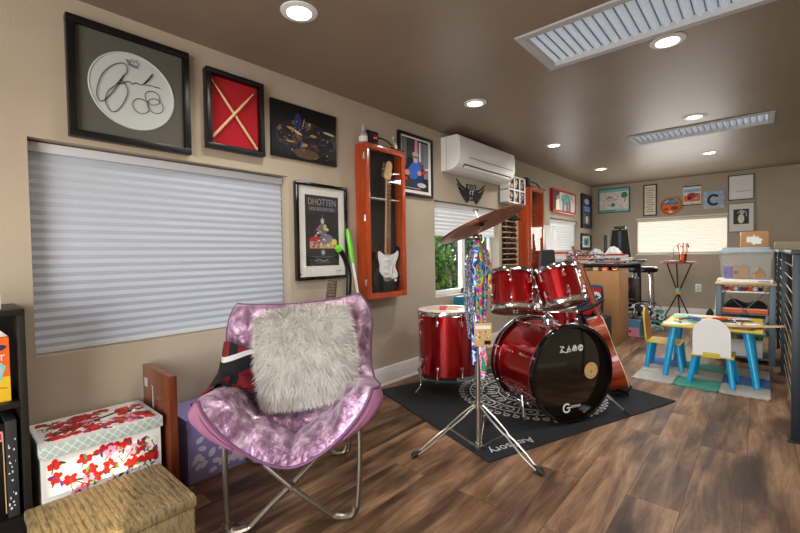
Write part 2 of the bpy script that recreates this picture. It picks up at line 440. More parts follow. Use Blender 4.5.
# ceiling with two recessed skylights
SK = [(1.275, 2.36, 2.055, 2.475), (1.255, 2.25, 4.525, 4.865)]
cb = B()
xs = [-.16, *sorted({a for s in SK for a in s[:2]}), X1+.12]
ys = [Y0-.12, SK[0][2], SK[0][3], SK[1][2], SK[1][3], Y1]
for x0, x1 in zip(xs, xs[1:]):
    for y0, y1 in zip(ys, ys[1:]):
        cx, cy = (x0+x1)/2, (y0+y1)/2
        if any(s[0] < cx < s[1] and s[2] < cy < s[3] for s in SK): continue
        cb.box((x0, y0, H), (x1, y1, H+.1), 'ceiling_paint')
bmesh.ops.remove_doubles(cb.bm, verts=cb.bm.verts[:], dist=1e-5)
struct(cb, 'ceiling', smooth=0)
for i, (x0, x1, y0, y1) in enumerate(SK):
    r = bpy.data.objects.new('window_%d' % (i+5), None); C.objects.link(r); r['kind'] = 'structure'; r.location = ((x0+x1)/2, (y0+y1)/2, H)
    b = B(); w = .035
    cx, cy = (x1-x0)/2, (y1-y0)/2
    for a in ((-cx-w, -cy-w, cx+w, -cy), (-cx-w, cy, cx+w, cy+w), (-cx-w, -cy, -cx, cy), (cx, -cy, cx+w, cy)):
        b.box((a[0], a[1], -.012), (a[2], a[3], -.0005), 'light_grey', .003)
    for a in ((-cx, -cy, cx, -cy+.008), (-cx, cy-.008, cx, cy), (-cx, -cy, -cx+.008, cy), (cx-.008, -cy, cx, cy)):
        b.box((a[0], a[1], -.012), (a[2], a[3], .1), 'light_grey')
    struct(b, 'skylight_frame', parent=r)
    b = B(); n = int((x1-x0)/.046)*2
    pts = [(-cx+.01+(2*cx-.02)*k/n, .034 if k % 2 else .008) for k in range(n+1)]
    for k in range(1, n, 2): b.box((pts[k][0]-.0022, -cy+.009, .022), (pts[k][0]+.0022, cy-.009, .028), 'pleat_valley_shade')  # dark strips painted in as shade of the pleat valleys
    top = [b.v((p[0], -cy+.008, p[1])) for p in pts]; bot = [b.v((p[0], cy-.008, p[1])) for p in pts]
    for k in range(n): b.f([top[k], top[k+1], bot[k+1], bot[k]], 'skylight_fabric')
    struct(b, 'pleated_shade', parent=r, smooth=0)
    b = B(); b.box((-cx-.03, -cy-.03, .1), (cx+.03, cy+.03, .12), 'ceiling_paint'); struct(b, 'skylight_lid', parent=r)
# baseboards
b = B(); b.box((.0005, .0, 0), (.016, Y1, .142), 'trim_white', .003); b.box((.0005, 0, 0), (.02, Y1, .018), 'trim_white', .002)
struct(b, 'baseboard_left')
b = B(); b.box((.017, Y1-.016, 0), (2.4, Y1-.0005, .142), 'trim_white', .003); struct(b, 'baseboard_back')
b = B(); b.box((X1-.016, Y0+.02, 0), (X1-.0005, SY0-.05, .142), 'trim_white', .003); struct(b, 'baseboard_right')

# ------------------------------------------------------------------ windows
def blind_part(y0, y1, z0, z1, m, rail, parent, pitch=.036, horiz_x=None, x=0):
    """cellular shade, drawn in the local frame: u along the wall, front towards -y"""
    b = B(); n = int((z1-.04-z0-.02)/pitch)
    pts = []
    for k in range(n+1):
        z = z1-.04-k*(z1-.04-z0-.02)/n
        pts.append((0, z))
        if k < n: pts.append((-.0065, z-(z1-.04-z0-.02)/n/2))
    L = [b.v((y0, p[0], p[1])) for p in pts]; R = [b.v((y1, p[0], p[1])) for p in pts]
    for k in range(len(pts)-1): b.f([L[k], R[k], R[k+1], L[k+1]], m)
    b.noflip = True
    bl = b.build('blind', parent, smooth=0)
    md = bl.modifiers.new('thickness', 'SOLIDIFY'); md.thickness = .004; md.offset = 1
    r = B(); r.box((y0-.004, -.022, z1-.042), (y1+.004, .02, z1-.002), rail, .004); r.build('headrail', parent)
    r = B(); r.box((y0, -.014, z0), (y1, .008, z0+.022), rail, .003); r.build('bottom_rail', parent)
def wnd(name, loc, rz):
    r = bpy.data.objects.new(name, None); C.objects.link(r); r['kind'] = 'structure'; r.location = loc; r.rotation_euler = (0, 0, rz)
    return r
def win_frame(r, w, z0, z1, mull=True, dep=.13, m='trim_white'):
    b = B(); t = .045
    for a in ((0, z0, w, z0+t), (0, z1-t, w, z1), (0, z0+t, t, z1-t), (w-t, z0+t, w, z1-t)):
        b.box((a[0], dep-.035, a[1]), (a[2], dep, a[3]), m, .004)
    if mull: b.box((w/2-.03, dep-.045, z0+t), (w/2+.03, dep, z1-t), m, .004)
    struct(b, 'window_frame', parent=r)
    b = B(); b.box((t, dep-.016, z0+t), (w-t, dep-.013, z1-t), 'glass_pane'); struct(b, 'pane', parent=r)
mg = bpy.data.materials.new('glass_pane'); mg.use_nodes = True; MATS['glass_pane'] = mg
n_, l_ = mg.node_tree.nodes, mg.node_tree.links; n_.remove(n_['Principled BSDF'])
tr = n_.new('ShaderNodeBsdfTransparent'); gl = n_.new('ShaderNodeBsdfGlossy'); gl.inputs['Roughness'].default_value = .02; mx = n_.new('ShaderNodeMixShader'); mx.inputs[0].default_value = .06
l_.new(tr.outputs[0], mx.inputs[1]); l_.new(gl.outputs[0], mx.inputs[2]); l_.new(mx.outputs[0], n_['Material Output'].inputs[0])
LW = PI/2   # local x -> world +y, local -y -> world +x
r = wnd('window_1', (0, W1[0], 0), LW); w = W1[1]-W1[0]; win_frame(r, w, W1[2], W1[3])
r['label'] = 'window closed off by a pale cellular blind'
blind_part(.008, w-.010, W1[2]+.003, W1[3]-.004, 'left_blind', 'left_blind_rail', (lambda e: e)(r)); 
for c in kids(r):
    if c.name.split('.')[0] in ('blind', 'headrail', 'bottom_rail'): c.location.y = .072
r = wnd('window_2', (0, W2[0], 0), LW); w = W2[1]-W2[0]; win_frame(r, w, W2[2], W2[3])
blind_part(.006, w-.008, 1.19, W2[3]-.003, 'far_blind', 'white', r)
for c in kids(r):
    if c.name.split('.')[0] in ('blind', 'headrail', 'bottom_rail'): c.location.y = .06
r = wnd('window_3', (0, W3[0], 0), LW); w = W3[1]-W3[0]; win_frame(r, w, W3[2], W3[3])
blind_part(.006, w-.008, W3[2]+.01, W3[3]-.003, 'far_blind', 'white', r)
for c in kids(r):
    if c.name.split('.')[0] in ('blind', 'headrail', 'bottom_rail'): c.location.y = .06
r = wnd('window_4', (W4[0], Y1, 0), 0); w = W4[1]-W4[0]; win_frame(r, w, W4[2], W4[3])
blind_part(.006, w-.008, W4[2]+.006, W4[3]-.003, 'back_blind', 'cream', r)
for c in kids(r):
    if c.name.split('.')[0] in ('blind', 'headrail', 'bottom_rail'): c.location.y = .03
b = B()
for a in ((W4[0]-.02, Y1-.008, W4[3], W4[1]+.02, Y1-.0005, W4[3]+.018), (W4[0]-.02, Y1-.008, W4[2]-.016, W4[1]+.02, Y1-.0005, W4[2])):
    b.box(a[:3], a[3:], 'trim_white')
struct(b, 'trim_1')
# frame of the added, unseen near wall opening
b = B()
for a in ((.9, 1.0), (1.93, 1.97), (2.9, 3.0)): b.box((a[0], Y0-.08, .15), (a[1], Y0-.04, 1.95), 'trim_white')
b.box((1.0, Y0-.08, .15), (2.9, Y0-.04, .22), 'trim_white'); b.box((1.0, Y0-.08, 1.88), (2.9, Y0-.04, 1.95), 'trim_white')
struct(b, 'window_7')

# outside: ground, fence and planting beyond the left windows
b = B(); b.box((-12, -8, -2.3), (-.6, 14, -2.25), 'outside_ground'); tag(b.build('yard'), kind='structure')
fr = thing('board_fence', 'tan board fence seen through the left window behind the drums', 'fence', (-3.9, 6.5, -2.25))
for k in range(26):
    b = B(); b.box((-.01, -1.3+k*.2, 0), (.01, -1.3+k*.2+.185, 2.75), 'fence_wood'); b.build('fence_board', fr)
b = B(); b.box((-.05, -1.3, .4), (-.011, 3.9, .5), 'fence_wood'); b.box((-.05, -1.3, 2.2), (-.011, 3.9, 2.3), 'fence_wood'); b.build('fence_rail', fr)
def bush(x, y, h, r, ml, label, n=900):
    t = thing('garden_tree', label, 'tree', (x, y, -2.25), group=None)
    b = B(); b.tube([(0, 0, 0), (.05, .03, h*.5), (0, -.04, h*.85)], .06, 'bark', 8, radii=[.08, .06, .03])
    for k in range(6):
        a = k*1.1; b.tube([(0, 0, h*.45), (math.cos(a)*r*.4, math.sin(a)*r*.4, h*.7), (math.cos(a)*r*.7, math.sin(a)*r*.7, h*.86)], .02, 'bark', 5)
    b.build('trunk', t)
    b = B(); q = random.Random(int(x*10+y*7)); b.noflip = True
    for k in range(n):
        th = q.uniform(0, 2*PI); ph = math.acos(q.uniform(-1, 1)); rr = r*q.uniform(.55, 1)
        c = V((rr*math.sin(ph)*math.cos(th), rr*math.sin(ph)*math.sin(th), h*.72+rr*math.cos(ph)*1.15))
        s = q.uniform(.05, .11); M = Euler((q.uniform(0, 6), q.uniform(0, 6), q.uniform(0, 6))).to_matrix()
        vs = [b.v(c+M @ V(p)*s) for p in ((-1, 0, 0), (0, -.5, .15), (1, 0, 0), (0, .5, .15))]
        b.f(vs, ml if q.random() > .25 else 'leaf_b')
    b.build('foliage', t, smooth=0)
bush(-2.3, 5.3, 3.9, .85, 'leaf_a', 'sunlit yellow green tree beyond the window, nearest the fence', 2600)
bush(-2.6, 7.3, 4.1, .95, 'leaf_b', 'dark green tree beyond the window, at the end of the fence', 2600)
bush(-1.9, 3.9, 3.3, .55, 'leaf_a', 'small green shrub outside the window behind the floor tom', 1600)

# ------------------------------------------------------------------ recessed ceiling lights
dl = thing('recessed_ceiling_light', 'round recessed ceiling light above the signed drumhead frame', 'ceiling light', (.62, 1.135, H), group='recessed ceiling lights')
b = B(); b.lathe([(.052, -.001), (.056, -.009), (.082, -.004), (.084, -.0005), (.052, -.0004)], 'white'); b.build('trim_ring', dl)
b = B(); b.lathe([(0, -.0025), (.053, -.0025), (.053, -.0008), (0, -.0008)], 'lamp_glow'); b.build('lamp_lens', dl)
DL = [((.62, 1.135), None), ((.61, 2.68), 'round recessed ceiling light between the large skylight and the air conditioner'), ((.585, 4.29), 'round recessed ceiling light second from the back in the left row'),
      ((.576, 5.97), 'round recessed ceiling light above the cluttered back table'), ((1.825, 2.61), 'round recessed ceiling light just beyond the large skylight'),
      ((1.78, 4.225), 'round recessed ceiling light in front of the small far skylight'), ((1.755, 5.9), 'round recessed ceiling light behind the small far skylight')]
for (x, y), lab in DL[1:]: dup(dl, loc=(x, y, H), label=lab)
def lamp(kind, name, loc, energy, col=(1, 1, 1), size=.1, rot=(0, 0, 0), **k):
    d = bpy.data.lights.new(name, kind); d.energy = energy; d.color = col
    if kind == 'AREA':
        d.shape = k.get('shape', 'SQUARE'); d.size = size
        if 'sy' in k: d.shape = 'RECTANGLE'; d.size_y = k['sy']
    elif kind != 'SUN': d.shadow_soft_size = size
    if kind == 'SPOT': d.spot_size = k.get('spot', 2.4); d.spot_blend = .9
    if kind == 'SUN': d.angle = k.get('angle', .01)
    o = bpy.data.objects.new(name, d); C.objects.link(o); o.location = loc; o.rotation_euler = rot
    return o
for (x, y), _ in DL: lamp('SPOT', 'downlight_beam', (x, y, H-.02), 34, (1, .945, .87), .05, spot=2.75)
lamp('SPOT', 'downlight_beam', (1.82, 1.0, H-.02), 34, (1, .945, .87), .05, spot=2.75)  # unseen extra downlight, continuing the right row, added for more light
# daylight: through the skylights, the windows, and fill from the added opening behind the camera
for x0, x1, y0, y1 in SK: lamp('AREA', 'skylight_daylight', ((x0+x1)/2, (y0+y1)/2, H-.015), 12, (.82, .9, 1), x1-x0-.03, (0, 0, 0), sy=y1-y0-.03)
lamp('AREA', 'far_daylight', ((W4[0]+W4[1])/2, Y1-.01, (W4[2]+W4[3])/2), 16, (1, .97, .9), 1.1, (-PI/2, 0, 0), sy=.5)
lamp('AREA', 'left_daylight', (.02, (W3[0]+W3[1])/2, 1.12), 10, (.95, .98, 1), 1.1, (0, -PI/2, 0), sy=.7)
lamp('AREA', 'near_fill', (1.95, Y0-.02, 1.05), 92, (1, .97, .95), 2.0, (PI/2, 0, 0), sy=1.7)
lamp('AREA', 'window_daylight', (-.12, (W2[0]+W2[1])/2, .92), 10, (.95, 1, .95), 1.0, (0, -PI/2, 0), sy=.5)
def aim(o, d): o.rotation_euler = V(d).to_track_quat('-Z', 'Y').to_euler()
s = lamp('SUN', 'sun', (6, -2, 3), 8, (1, .80, .52), angle=.012); aim(s, (-2.9, 1.05, -.98))
w = bpy.data.worlds.new('world'); scene.world = w; w.use_nodes = True
nn, ll = w.node_tree.nodes, w.node_tree.links
sk = nn.new('ShaderNodeTexSky'); sk.sky_type = 'NISHITA'; sk.sun_disc = False; sk.sun_elevation = .4; sk.sun_rotation = 1.6
ll.new(sk.outputs[0], nn['Background'].inputs[0]); nn['Background'].inputs[1].default_value = .8
scene.view_settings.view_transform = 'Standard'; scene.view_settings.look = 'None'; scene.view_settings.gamma = 1; scene.view_settings.exposure = 0

# ================================================================== THINGS ON THE WALLS
LWX = lambda y, z, d=0.0005: (d, y, z)
def hang_left(name, label, cat, yc, z0, off=.0005, group=None):
    return thing(name, label, cat, (off, yc, z0), LW, group)
def pic_frame(t, w, h, d, bw, mframe, mbacking, bev=.003, inset=.006, lip=True):
    """frame: u centred on 0, z from 0..h, back at y=0, front at y=-d"""
    b = B()
    for a in ((-w/2, 0, w/2, bw), (-w/2, h-bw, w/2, h), (-w/2, bw, -w/2+bw, h-bw), (w/2-bw, bw, w/2, h-bw)):
        b.box((a[0], -d, a[1]), (a[2], 0, a[3]), mframe, bev)
    b.build('frame', t)
    b = B(); b.box((-w/2+bw-.001, -max(d-inset, .003), bw-.001), (w/2-bw+.001, -.0005, h-bw+.001), mbacking); b.build('backing', t)
    return -max(d-inset, .003)
class Art:
    step = .00002
    """flat printed shapes on a vertical surface: u, z in the thing's frame"""
    def __init__(s, y): s.b = B(); s.y = y; s.k = 0
    def p(s, poly, m, lift=None):
        s.k += 1; s.b.prism(poly, m, (0, s.y, 0), (1, 0, 0), (0, 0, 1), .0003+s.step*s.k if lift is None else lift); return s
    def t(s, txt, size, m, u, z, width=None, align='CENTER'):
        s.k += 1; s.b.text(txt, size, m, (u, s.y, z), d=.0004+s.step*s.k, width=width, align=align); return s
    def line(s, pts, w, m): return s.p(band(pts, w), m)
    def build(s, name, parent): return s.b.build(name, parent, smooth=0)

# --- signed drumhead in a black frame
t = hang_left('framed_drumhead', 'large black frame holding a signed white drumhead above the wide blind', 'picture', .637, 1.540)
fy = pic_frame(t, .490, .508, .038, .030, 'black', 'mat_olive', inset=.02)
b = B(); b.lathe([(0, 0), (.166, 0), (.168, .003), (.171, .004), (.174, .002), (.174, -.002)], 'mat_disc', (0, fy-.003, .25), (0, -1, 0), 56); b.build('drumhead', t)
def sg(pts): return [V((p[0]-.634, fy-.0085, p[1]-1.540)) for p in pts]
def smooth_pts(pts, n=6, closed=False):
    P_ = [V(p) for p in pts]; out = []
    m = len(P_)
    for i in range(m if closed else m-1):
        p0, p1, p2, p3 = (P_[(i-1) % m] if (closed or i > 0) else P_[0]), P_[i], P_[(i+1) % m], (P_[(i+2) % m] if (closed or i+2 < m) else P_[-1])
        for k in range(n):
            s_ = k/n; out.append(.5*((2*p1)+(-p0+p2)*s_+(2*p0-5*p1+4*p2-p3)*s_*s_+(-p0+3*p1-3*p2+p3)*s_**3))
    if not closed: out.append(P_[-1])
    return out
SA = [(.605, 1.86), (.608, 1.893), (.59, 1.906), (.552, 1.884), (.514, 1.835), (.494, 1.776), (.49, 1.733), (.505, 1.712), (.537, 1.746), (.576, 1.813), (.6, 1.862)]
SB = [(.6, 1.862), (.565, 1.804), (.532, 1.763), (.521, 1.717), (.535, 1.683), (.556, 1.68), (.584, 1.715), (.608, 1.778), (.598, 1.813), (.582, 1.828), (.571, 1.805), (.61, 1.83), (.626, 1.822), (.644, 1.833), (.666, 1.83), (.691, 1.861), (.713, 1.894), (.703, 1.871), (.678, 1.837), (.702, 1.838), (.714, 1.837), (.744, 1.837)]
b = B()
for S_ in (SA, SB): b.tube(smooth_pts(sg(S_), 5), .0016, 'black_matte', 5)
for (cy, cz, r) in ((.66, 1.73, .034), (.721, 1.746, .034), (.71, 1.781, .032)):
    b.tube([V((cy-.634+r*math.cos(a), fy-.0085, cz-1.540+r*math.sin(a))) for a in (2*PI*k/28 for k in range(28))], .0014, 'black_matte', 5, True)
b.tube(sg([(.607, 1.930), (.618, 1.917), (.626, 1.935), (.635, 1.922), (.645, 1.936), (.655, 1.920), (.650, 1.908), (.612, 1.914), (.607, 1.930)]), .0014, 'navy', 5)
b.tube(sg([(.614, 1.908), (.632, 1.903), (.652, 1.902)]), .002, 'navy', 5)
b.build('signature', t)
# --- crossed drumsticks in a shadow box
t = hang_left('drumstick_shadow_box', 'black shadow box with crossed drumsticks on red felt', 'picture', 1.125, 1.597)
b = B(); w, h, d, bw = .328, .415, .05, .026
for a in ((-w/2, 0, w/2, bw), (-w/2, h-bw, w/2, h), (-w/2, bw, -w/2+bw, h-bw), (w/2-bw, bw, w/2, h-bw)): b.box((a[0], -d, a[1]), (a[2], 0, a[3]), 'black', .004)
for a in ((-w/2+bw-.006, bw-.006, w/2-bw+.006, bw), (-w/2+bw-.006, h-bw, w/2-bw+.006, h-bw+.006)): b.box((a[0], -d+.006, a[1]), (a[2], -d+.012, a[3]), 'dark_grey')
b.build('frame', t)
b = B(); b.box((-w/2+bw-.001, -.012, bw-.001), (w/2-bw+.001, -.0005, h-bw+.001), 'red_felt'); b.build('backing', t)
for p, q in (((-.125, .362), (.128, .038)), ((.105, .345), (-.135, .055))):
    a, c = V((p[0], -.022 if p[0] < 0 else -.034, p[1])), V((q[0], -.022 if p[0] < 0 else -.034, q[1]))
    b = B(); dd = (c-a)
    b.tube([a, a+dd*.02, a+dd*.035, a+dd*.06, a+dd*.25, a+dd*.98, c], .006, 'stick_wood', 10, radii=[.002, .0045, .0035, .0035, .007, .0075, .005]); b.build('drumstick', t)
b = B(); b.box((-.035, -.03, h+.001), (.045, -.008, h+.016), 'light_grey', .003); b.build('hook_clip', t)
# --- unframed concert canvas
t = hang_left('concert_photo_canvas', 'unframed dark concert print with a lit drum kit on stage', 'picture', 1.597, 1.624)
b = B(); b.box((-.248, -.02, 0), (.248, -.0005, .34), 'black', .002); b.build('canvas', t)
A = Art(-.0205); q = random.Random(5)
noisy('stage_mix', '#15141a', '#2b2430', 22, .6, detail=8, c3='#7a6238', lo=.42, hi=.72); mat('stage_blue', '#252a63', .7); mat('stage_brown', '#5b4630', .7); mat('stage_gold', '#a8883c', .6); mat('stage_pale', '#c9b784', .6); mat('stage_violet', '#564a80', .7); mat('stage_dark', '#1d1b22', .8); mat('stage_grey', '#6c6a70', .7)
A.p(ell(0, .14, .22, .11, 40), 'stage_mix'); A.p(ell(-.06, .22, .026, .07), 'stage_blue'); A.p(ell(-.03, .07, .02, .05), 'stage_violet')
A.p(ell(.0, .045, .1, .032), 'stage_brown'); A.p(ell(-.11, .185, .034, .009, rot=-.2), 'stage_gold'); A.p(ell(-.06, .167, .030, .008, rot=-.3), 'stage_pale'); A.p(ell(.055, .168, .026, .008), 'stage_gold')
A.p(ell(.182, .208, .048, .007, rot=-.08), 'stage_pale'); A.p(ell(-.12, .105, .028, .006), 'stage_gold'); A.p(ell(.065, .105, .024, .011), 'stage_brown'); A.p(ell(-.01, .1, .02, .01), 'stage_gold')
A.p(ell(.02, .225, .02, .024), 'stage_brown'); A.p(ell(.025, .235, .008, .011), 'skin'); A.line([(-.03, .2), (-.012, .262)], .003, 'stage_pale'); A.line([(.0, .19), (.02, .215)], .003, 'skin')
for k in range(150):
    u, z = q.gauss(0, .11), q.uniform(.02, .24); 
    if abs(u) < .235: A.p(ell(u, z, q.uniform(.0015, .006), q.uniform(.001, .0035), 7), q.choice(['stage_grey', 'stage_brown', 'stage_brown', 'stage_violet', 'stage_grey', 'stage_pale', 'stage_dark', 'stage_dark', 'stage_dark']))
A.build('print', t)
# --- black framed poster with a white mat
t = hang_left('framed_poster', 'tall black framed music poster with white mat and grey block lettering', 'picture', 1.714, .863)
fy = pic_frame(t, .424, .628, .03, .022, 'black_gloss', 'paper', inset=.014)
A = Art(fy-.0005)
mat('poster_pale', '#8f90a2', .5); mat('poster_black', '#1a1a1c', .5); mat('poster_grey', '#75778a', .5)
U = (-.135, .140, .110, .560)
A.p(rect(-.137, .09, .137, .552), 'poster_black')
A.t('DHOTTEN', .066, 'stage_grey', .0015, .507, width=.228); A.t('DHOTTEN', .062, 'poster_pale', 0, .508, width=.225); A.t('DHOTTEN', .062, 'poster_pale', .002, .508, width=.225); A.t('H', .064, 'stage_gold', -.062, .507, width=.03)
for k in range(13): A.p(rect(-.108+k*.017, .452, -.108+k*.017+.012, .476), 'poster_grey' if k % 3 else 'stage_grey')
q = random.Random(8)
A.p(rect(-.105, .205, .12, .262), 'tan'); A.p(ell(-.055, .262, .05, .022), 'red'); A.p(ell(.03, .27, .055, .03), 'poster_grey'); A.p(ell(.0, .33, .035, .04), 'stage_grey'); A.p(ell(.02, .345, .013, .02), 'yellow_pale')
A.line([(0, .37), (0, .43)], .003, 'poster_grey'); A.p(ell(0, .385, .014, .018), 'light_grey')
A.p(ell(.095, .245, .022, .025), 'yellow_pale'); A.p(rect(-.09, .235, .0, .255), 'red')
for k in range(110):
    u, z = q.uniform(-.1, .115), q.uniform(.21, .36)
    if z > .27 and abs(u) > .09*(1-(z-.27)/.13): continue
    A.p(ell(u, z, q.uniform(.003, .012), q.uniform(.002, .008), 8), q.choice(['light_grey', 'stage_grey', 'poster_black', 'turquoise', 'paper', 'red', 'poster_grey', 'tan']))
A.p(ell(0, .178, .018, .02), 'poster_grey'); A.p(ell(0, .178, .01, .012), 'light_grey')
for z, a, c in ((.15, -.095, .09), (.143, -.07, .08), (.118, -.05, .045), (.108, -.06, .06)): A.p(rect(a, z, c, z+.0025), 'poster_grey')
A.line([(-.07, .125), (-.03, .132), (0, .12), (.04, .13)], .003, 'light_grey')
A.p(rect(-.195+.012, .035, -.17, .045), 'poster_grey'); A.p(rect(.11, .05, .16, .054), 'poster_grey')
A.p(ell(-.155, .565, .02, .007), 'white_gloss')
A.build('print', t)
b = B(); b.box((-.197, fy-.006, .02), (.197, fy-.0045, .615), 'glass_pane'); b.build('glazing', t)
# --- guitar display case
CY0, CY1, CZ0, CZ1, CD = 2.032, 2.458, .700, 1.818, .112
t = hang_left('guitar_display_case', 'glossy orange wood display case holding the signed electric guitar', 'display case', (CY0+CY1)/2, CZ0)
w, h = CY1-CY0, CZ1-CZ0; s_ = .04
b = B()
b.box((-w/2, -CD+.018, 0), (-w/2+.016, 0, h), 'case_wood', .002); b.box((w/2-.016, -CD+.018, 0), (w/2, 0, h), 'case_wood', .002)
b.box((-w/2+.016, -CD+.018, 0), (w/2-.016, 0, .016), 'case_wood', .002); b.box((-w/2+.016, -CD+.018, h-.016), (w/2-.016, 0, h), 'case_wood', .002)
b.build('case_body', t)
b = B(); b.box((-w/2+.0165, -.012, .0165), (w/2-.0165, -.0005, h-.0165), 'black_matte'); b.build('backing', t)
dr = B()
for a in ((-w/2, 0, w/2, s_), (-w/2, h-s_, w/2, h), (-w/2, s_, -w/2+s_, h-s_), (w/2-s_, s_, w/2, h-s_)): dr.box((a[0], -CD, a[1]), (a[2], -CD+.017, a[3]), 'case_wood', .004)
door = dr.build('glazed_door', t)
b = B(); b.box((-w/2+s_-.004, -CD+.007, s_-.004), (w/2-s_+.004, -CD+.009, h-s_+.004), 'glass_pane'); b.build('glazing', door)
for z in (.10, .56, 1.0):
    b = B(); b.box((-w/2-.002, -CD+.008, z), (-w/2-.0002, -CD+.03, z+.045), 'chrome'); b.cyl((-w/2-.003, -CD+.018, z), (-w/2-.003, -CD+.018, z+.045), .003, 'chrome'); b.build('hinge', door)
b = B(); b.box((-w/2+.0165, -.075, .735), (w/2-.03, -.013, .741), 'white_gloss'); b.build('inner_ledge', t)  # white strip standing in for a reflection in the case glass
b = B(); b.box((-w/2+.02, -.05, .018), (-w/2+.10, -.02, .30), 'black_matte', .005); b.box((-w/2+.018, -.022, .33), (-w/2+.10, -.014, .45), 'yellow_pale'); b.build('printed_card', t)
# --- the guitar inside the case
g = thing('electric_guitar', 'black electric guitar with a white pickguard hanging in the orange case', 'guitar', (.05, 2.272, .735), LW, rot=(0, math.radians(2.2), LW))
GW = 1.12
body = [(-.01, .0), (.05, .004), (.105, .035), (.128, .09), (.122, .14), (.098, .185), (.094, .225), (.118, .262), (.128, .305), (.118, .345), (.105, .352), (.085, .325), (.062, .305), (.03, .30), (-.03, .30), (-.06, .318), (-.082, .345), (-.098, .362), (-.108, .35), (-.115, .31), (-.108, .262), (-.092, .225), (-.094, .19), (-.122, .14), (-.13, .085), (-.105, .03), (-.055, .003)]
bs = [tuple(p)[:2] for p in smooth_pts([(p[0]*GW, p[1], 0) for p in body], 3, True)]
b = B(); b.prism(bs, 'black_gloss', (0, .01, 0), d=.030); b.build('body', g)
pg = [(.0, .10), (.04, .10), (.085, .105), (.105, .12), (.102, .15), (.08, .195), (.086, .23), (.103, .262), (.112, .30), (.10, .322), (.078, .30), (.03, .285), (-.03, .285), (-.06, .30), (-.085, .31), (-.092, .28), (-.085, .24), (-.075, .2), (-.075, .16), (-.045, .125)]
b = B(); b.prism([tuple(p)[:2] for p in smooth_pts([(p[0]*GW, p[1], 0) for p in pg], 3, True)], 'white_gloss', (0, -.0205, 0), d=.002); pk = b.build('pickguard', g)
for z in (.15, .195, .245):
    b = B(); b.cbox((0, -.026, z), (.068, .006, .014), 'white', .002); b.build('pickup', g)
b = B(); b.cbox((0, -.026, .10), (.075, .01, .032), 'chrome', .003); b.build('bridge', g)
for k, (x, z) in enumerate(((.06, .155), (.075, .12), (.088, .09))):
    b = B(); b.cyl((x, -.023, z), (x, -.034, z), .009, 'white', seg=14); b.build('knob', g)
b = B(); b.tube([(.02, -.03, .2), (.035, -.027, .23), (.03, -.027, .26), (.05, -.027, .25), (.06, -.027, .28)], .0012, 'black_matte', 4); b.tube([(.05, -.027, .15), (.06, -.027, .2), (.07, -.027, .22)], .0012, 'black_matte', 4); b.build('autograph', g)
b = B(); b.prism([(-.022, .285), (.022, .285), (.019, .86), (-.019, .86)], 'maple', (0, -.012, 0), d=.018); b.build('neck', g)
b = B(); b.prism([(-.0215, .29), (.0215, .29), (.0185, .855), (-.0185, .855)], 'rosewood', (0, -.030, 0), d=.004)
for k in range(21): z = .855-.63*(1-2**(-(k+1)/12.)); b.cbox((0, -.0345, z), (.04, .0015, .002), 'light_grey')
for k in range(6): b.tube([(-.012+k*.0048, -.037, .11), (-.012+k*.0048, -.036, .86)], .0003, 'grey', 3)
b.build('fretboard', g)
hd = [(-.019, .855), (.019, .855), (.022, .875), (.038, .90), (.032, .925), (.040, .96), (.030, .985), (.008, .998), (-.012, .985), (-.024, .95), (-.038, .90), (-.045, .875), (-.035, .866)]
b = B(); b.prism([tuple(p)[:2] for p in smooth_pts([(p[0], p[1], 0) for p in hd], 3, True)], 'maple', (0, -.012, 0), d=.014); hs = b.build('headstock', g)
for k in range(6):
    z = .878+k*.019; x = -.04+k*.0038
    b = B(); b.cyl((x-.004, -.019, z), (x-.022, -.019, z), .0025, 'chrome', seg=6); b.ball((x-.026, -.019, z), .006, 'chrome', (1, .5, 1), 8, 6); b.cyl((x+.016, -.026, z), (x+.016, -.034, z), .003, 'chrome', seg=8); b.build('tuning_peg', hs)
# --- things on top of the case
CT = CZ1+.0006
def bottle(label, x, y, h, r, group=None):
    t = thing('glass_bottle', label, 'bottle', (x, y, CT), 0, group)
    b = B(); b.lathe([(0, .001), (r*.9, 0), (r, .006), (r, h*.40), (r*.98, h*.52), (r*.62, h*.62), (r*.34, h*.70), (r*.34, h*.8)], 'glass_bottle_clear', seg=20); b.build('glass', t)
    b = B(); b.lathe([(r*1.01, h*.10), (r*1.015, h*.11), (r*1.015, h*.38), (r*1.01, h*.39)], 'paper', seg=20); b.build('bottle_label', t)
    b = B(); b.lathe([(0, h*.8), (r*.5, h*.8), (r*.55, h*.84), (r*.45, h*.88), (r*.5, h*.92), (r*.42, h*1.0), (0, h*1.0)], 'glass_bottle_clear', seg=16); b.build('stopper', t)
mat('glass_bottle_clear', '#b8b4ae', .1, trans=.0, alpha=.55, coat=.5)
bottle('squat clear glass bottle with stopper at the left of the case top', .055, 2.065, .13, .032)
bottle('smaller clear glass bottle at the right of the case top beside the curved black arm', .06, 2.385, .115, .028)
t = thing('small_black_picture', 'small black picture leaning on the wall above the guitar case', 'picture', (.012, 2.195, CT), LW)
b = B(); b.box((-.055, -.012, 0), (.055, 0, .125), 'black', .002); b.build('frame', t)
b = B(); b.box((-.045, -.0135, .01), (.045, -.0122, .115), 'charcoal'); b.build('print', t)
t = thing('case_light', 'curved black picture light arm lying along the guitar case top', 'lamp', (.085, 2.26, CT))
b = B(); b.box((-.006, -.14, 0), (.018, .20, .010), 'black', .002); b.build('light_bar', t)
b = B(); b.tube(smooth_pts([(0, -.10, .055), (0, -.02, .062), (0, .05, .045), (0, .10, .012)], 5), .006, 'black', 8); b.build('arm', t)
b = B(); b.ball((.0, -.105, .052), .018, 'copper', (1, 1, 1.1), 12, 8); b.ball((.0, .088, .028), .016, 'copper', (1, 1.3, .9), 12, 8); b.build('fitting', t)
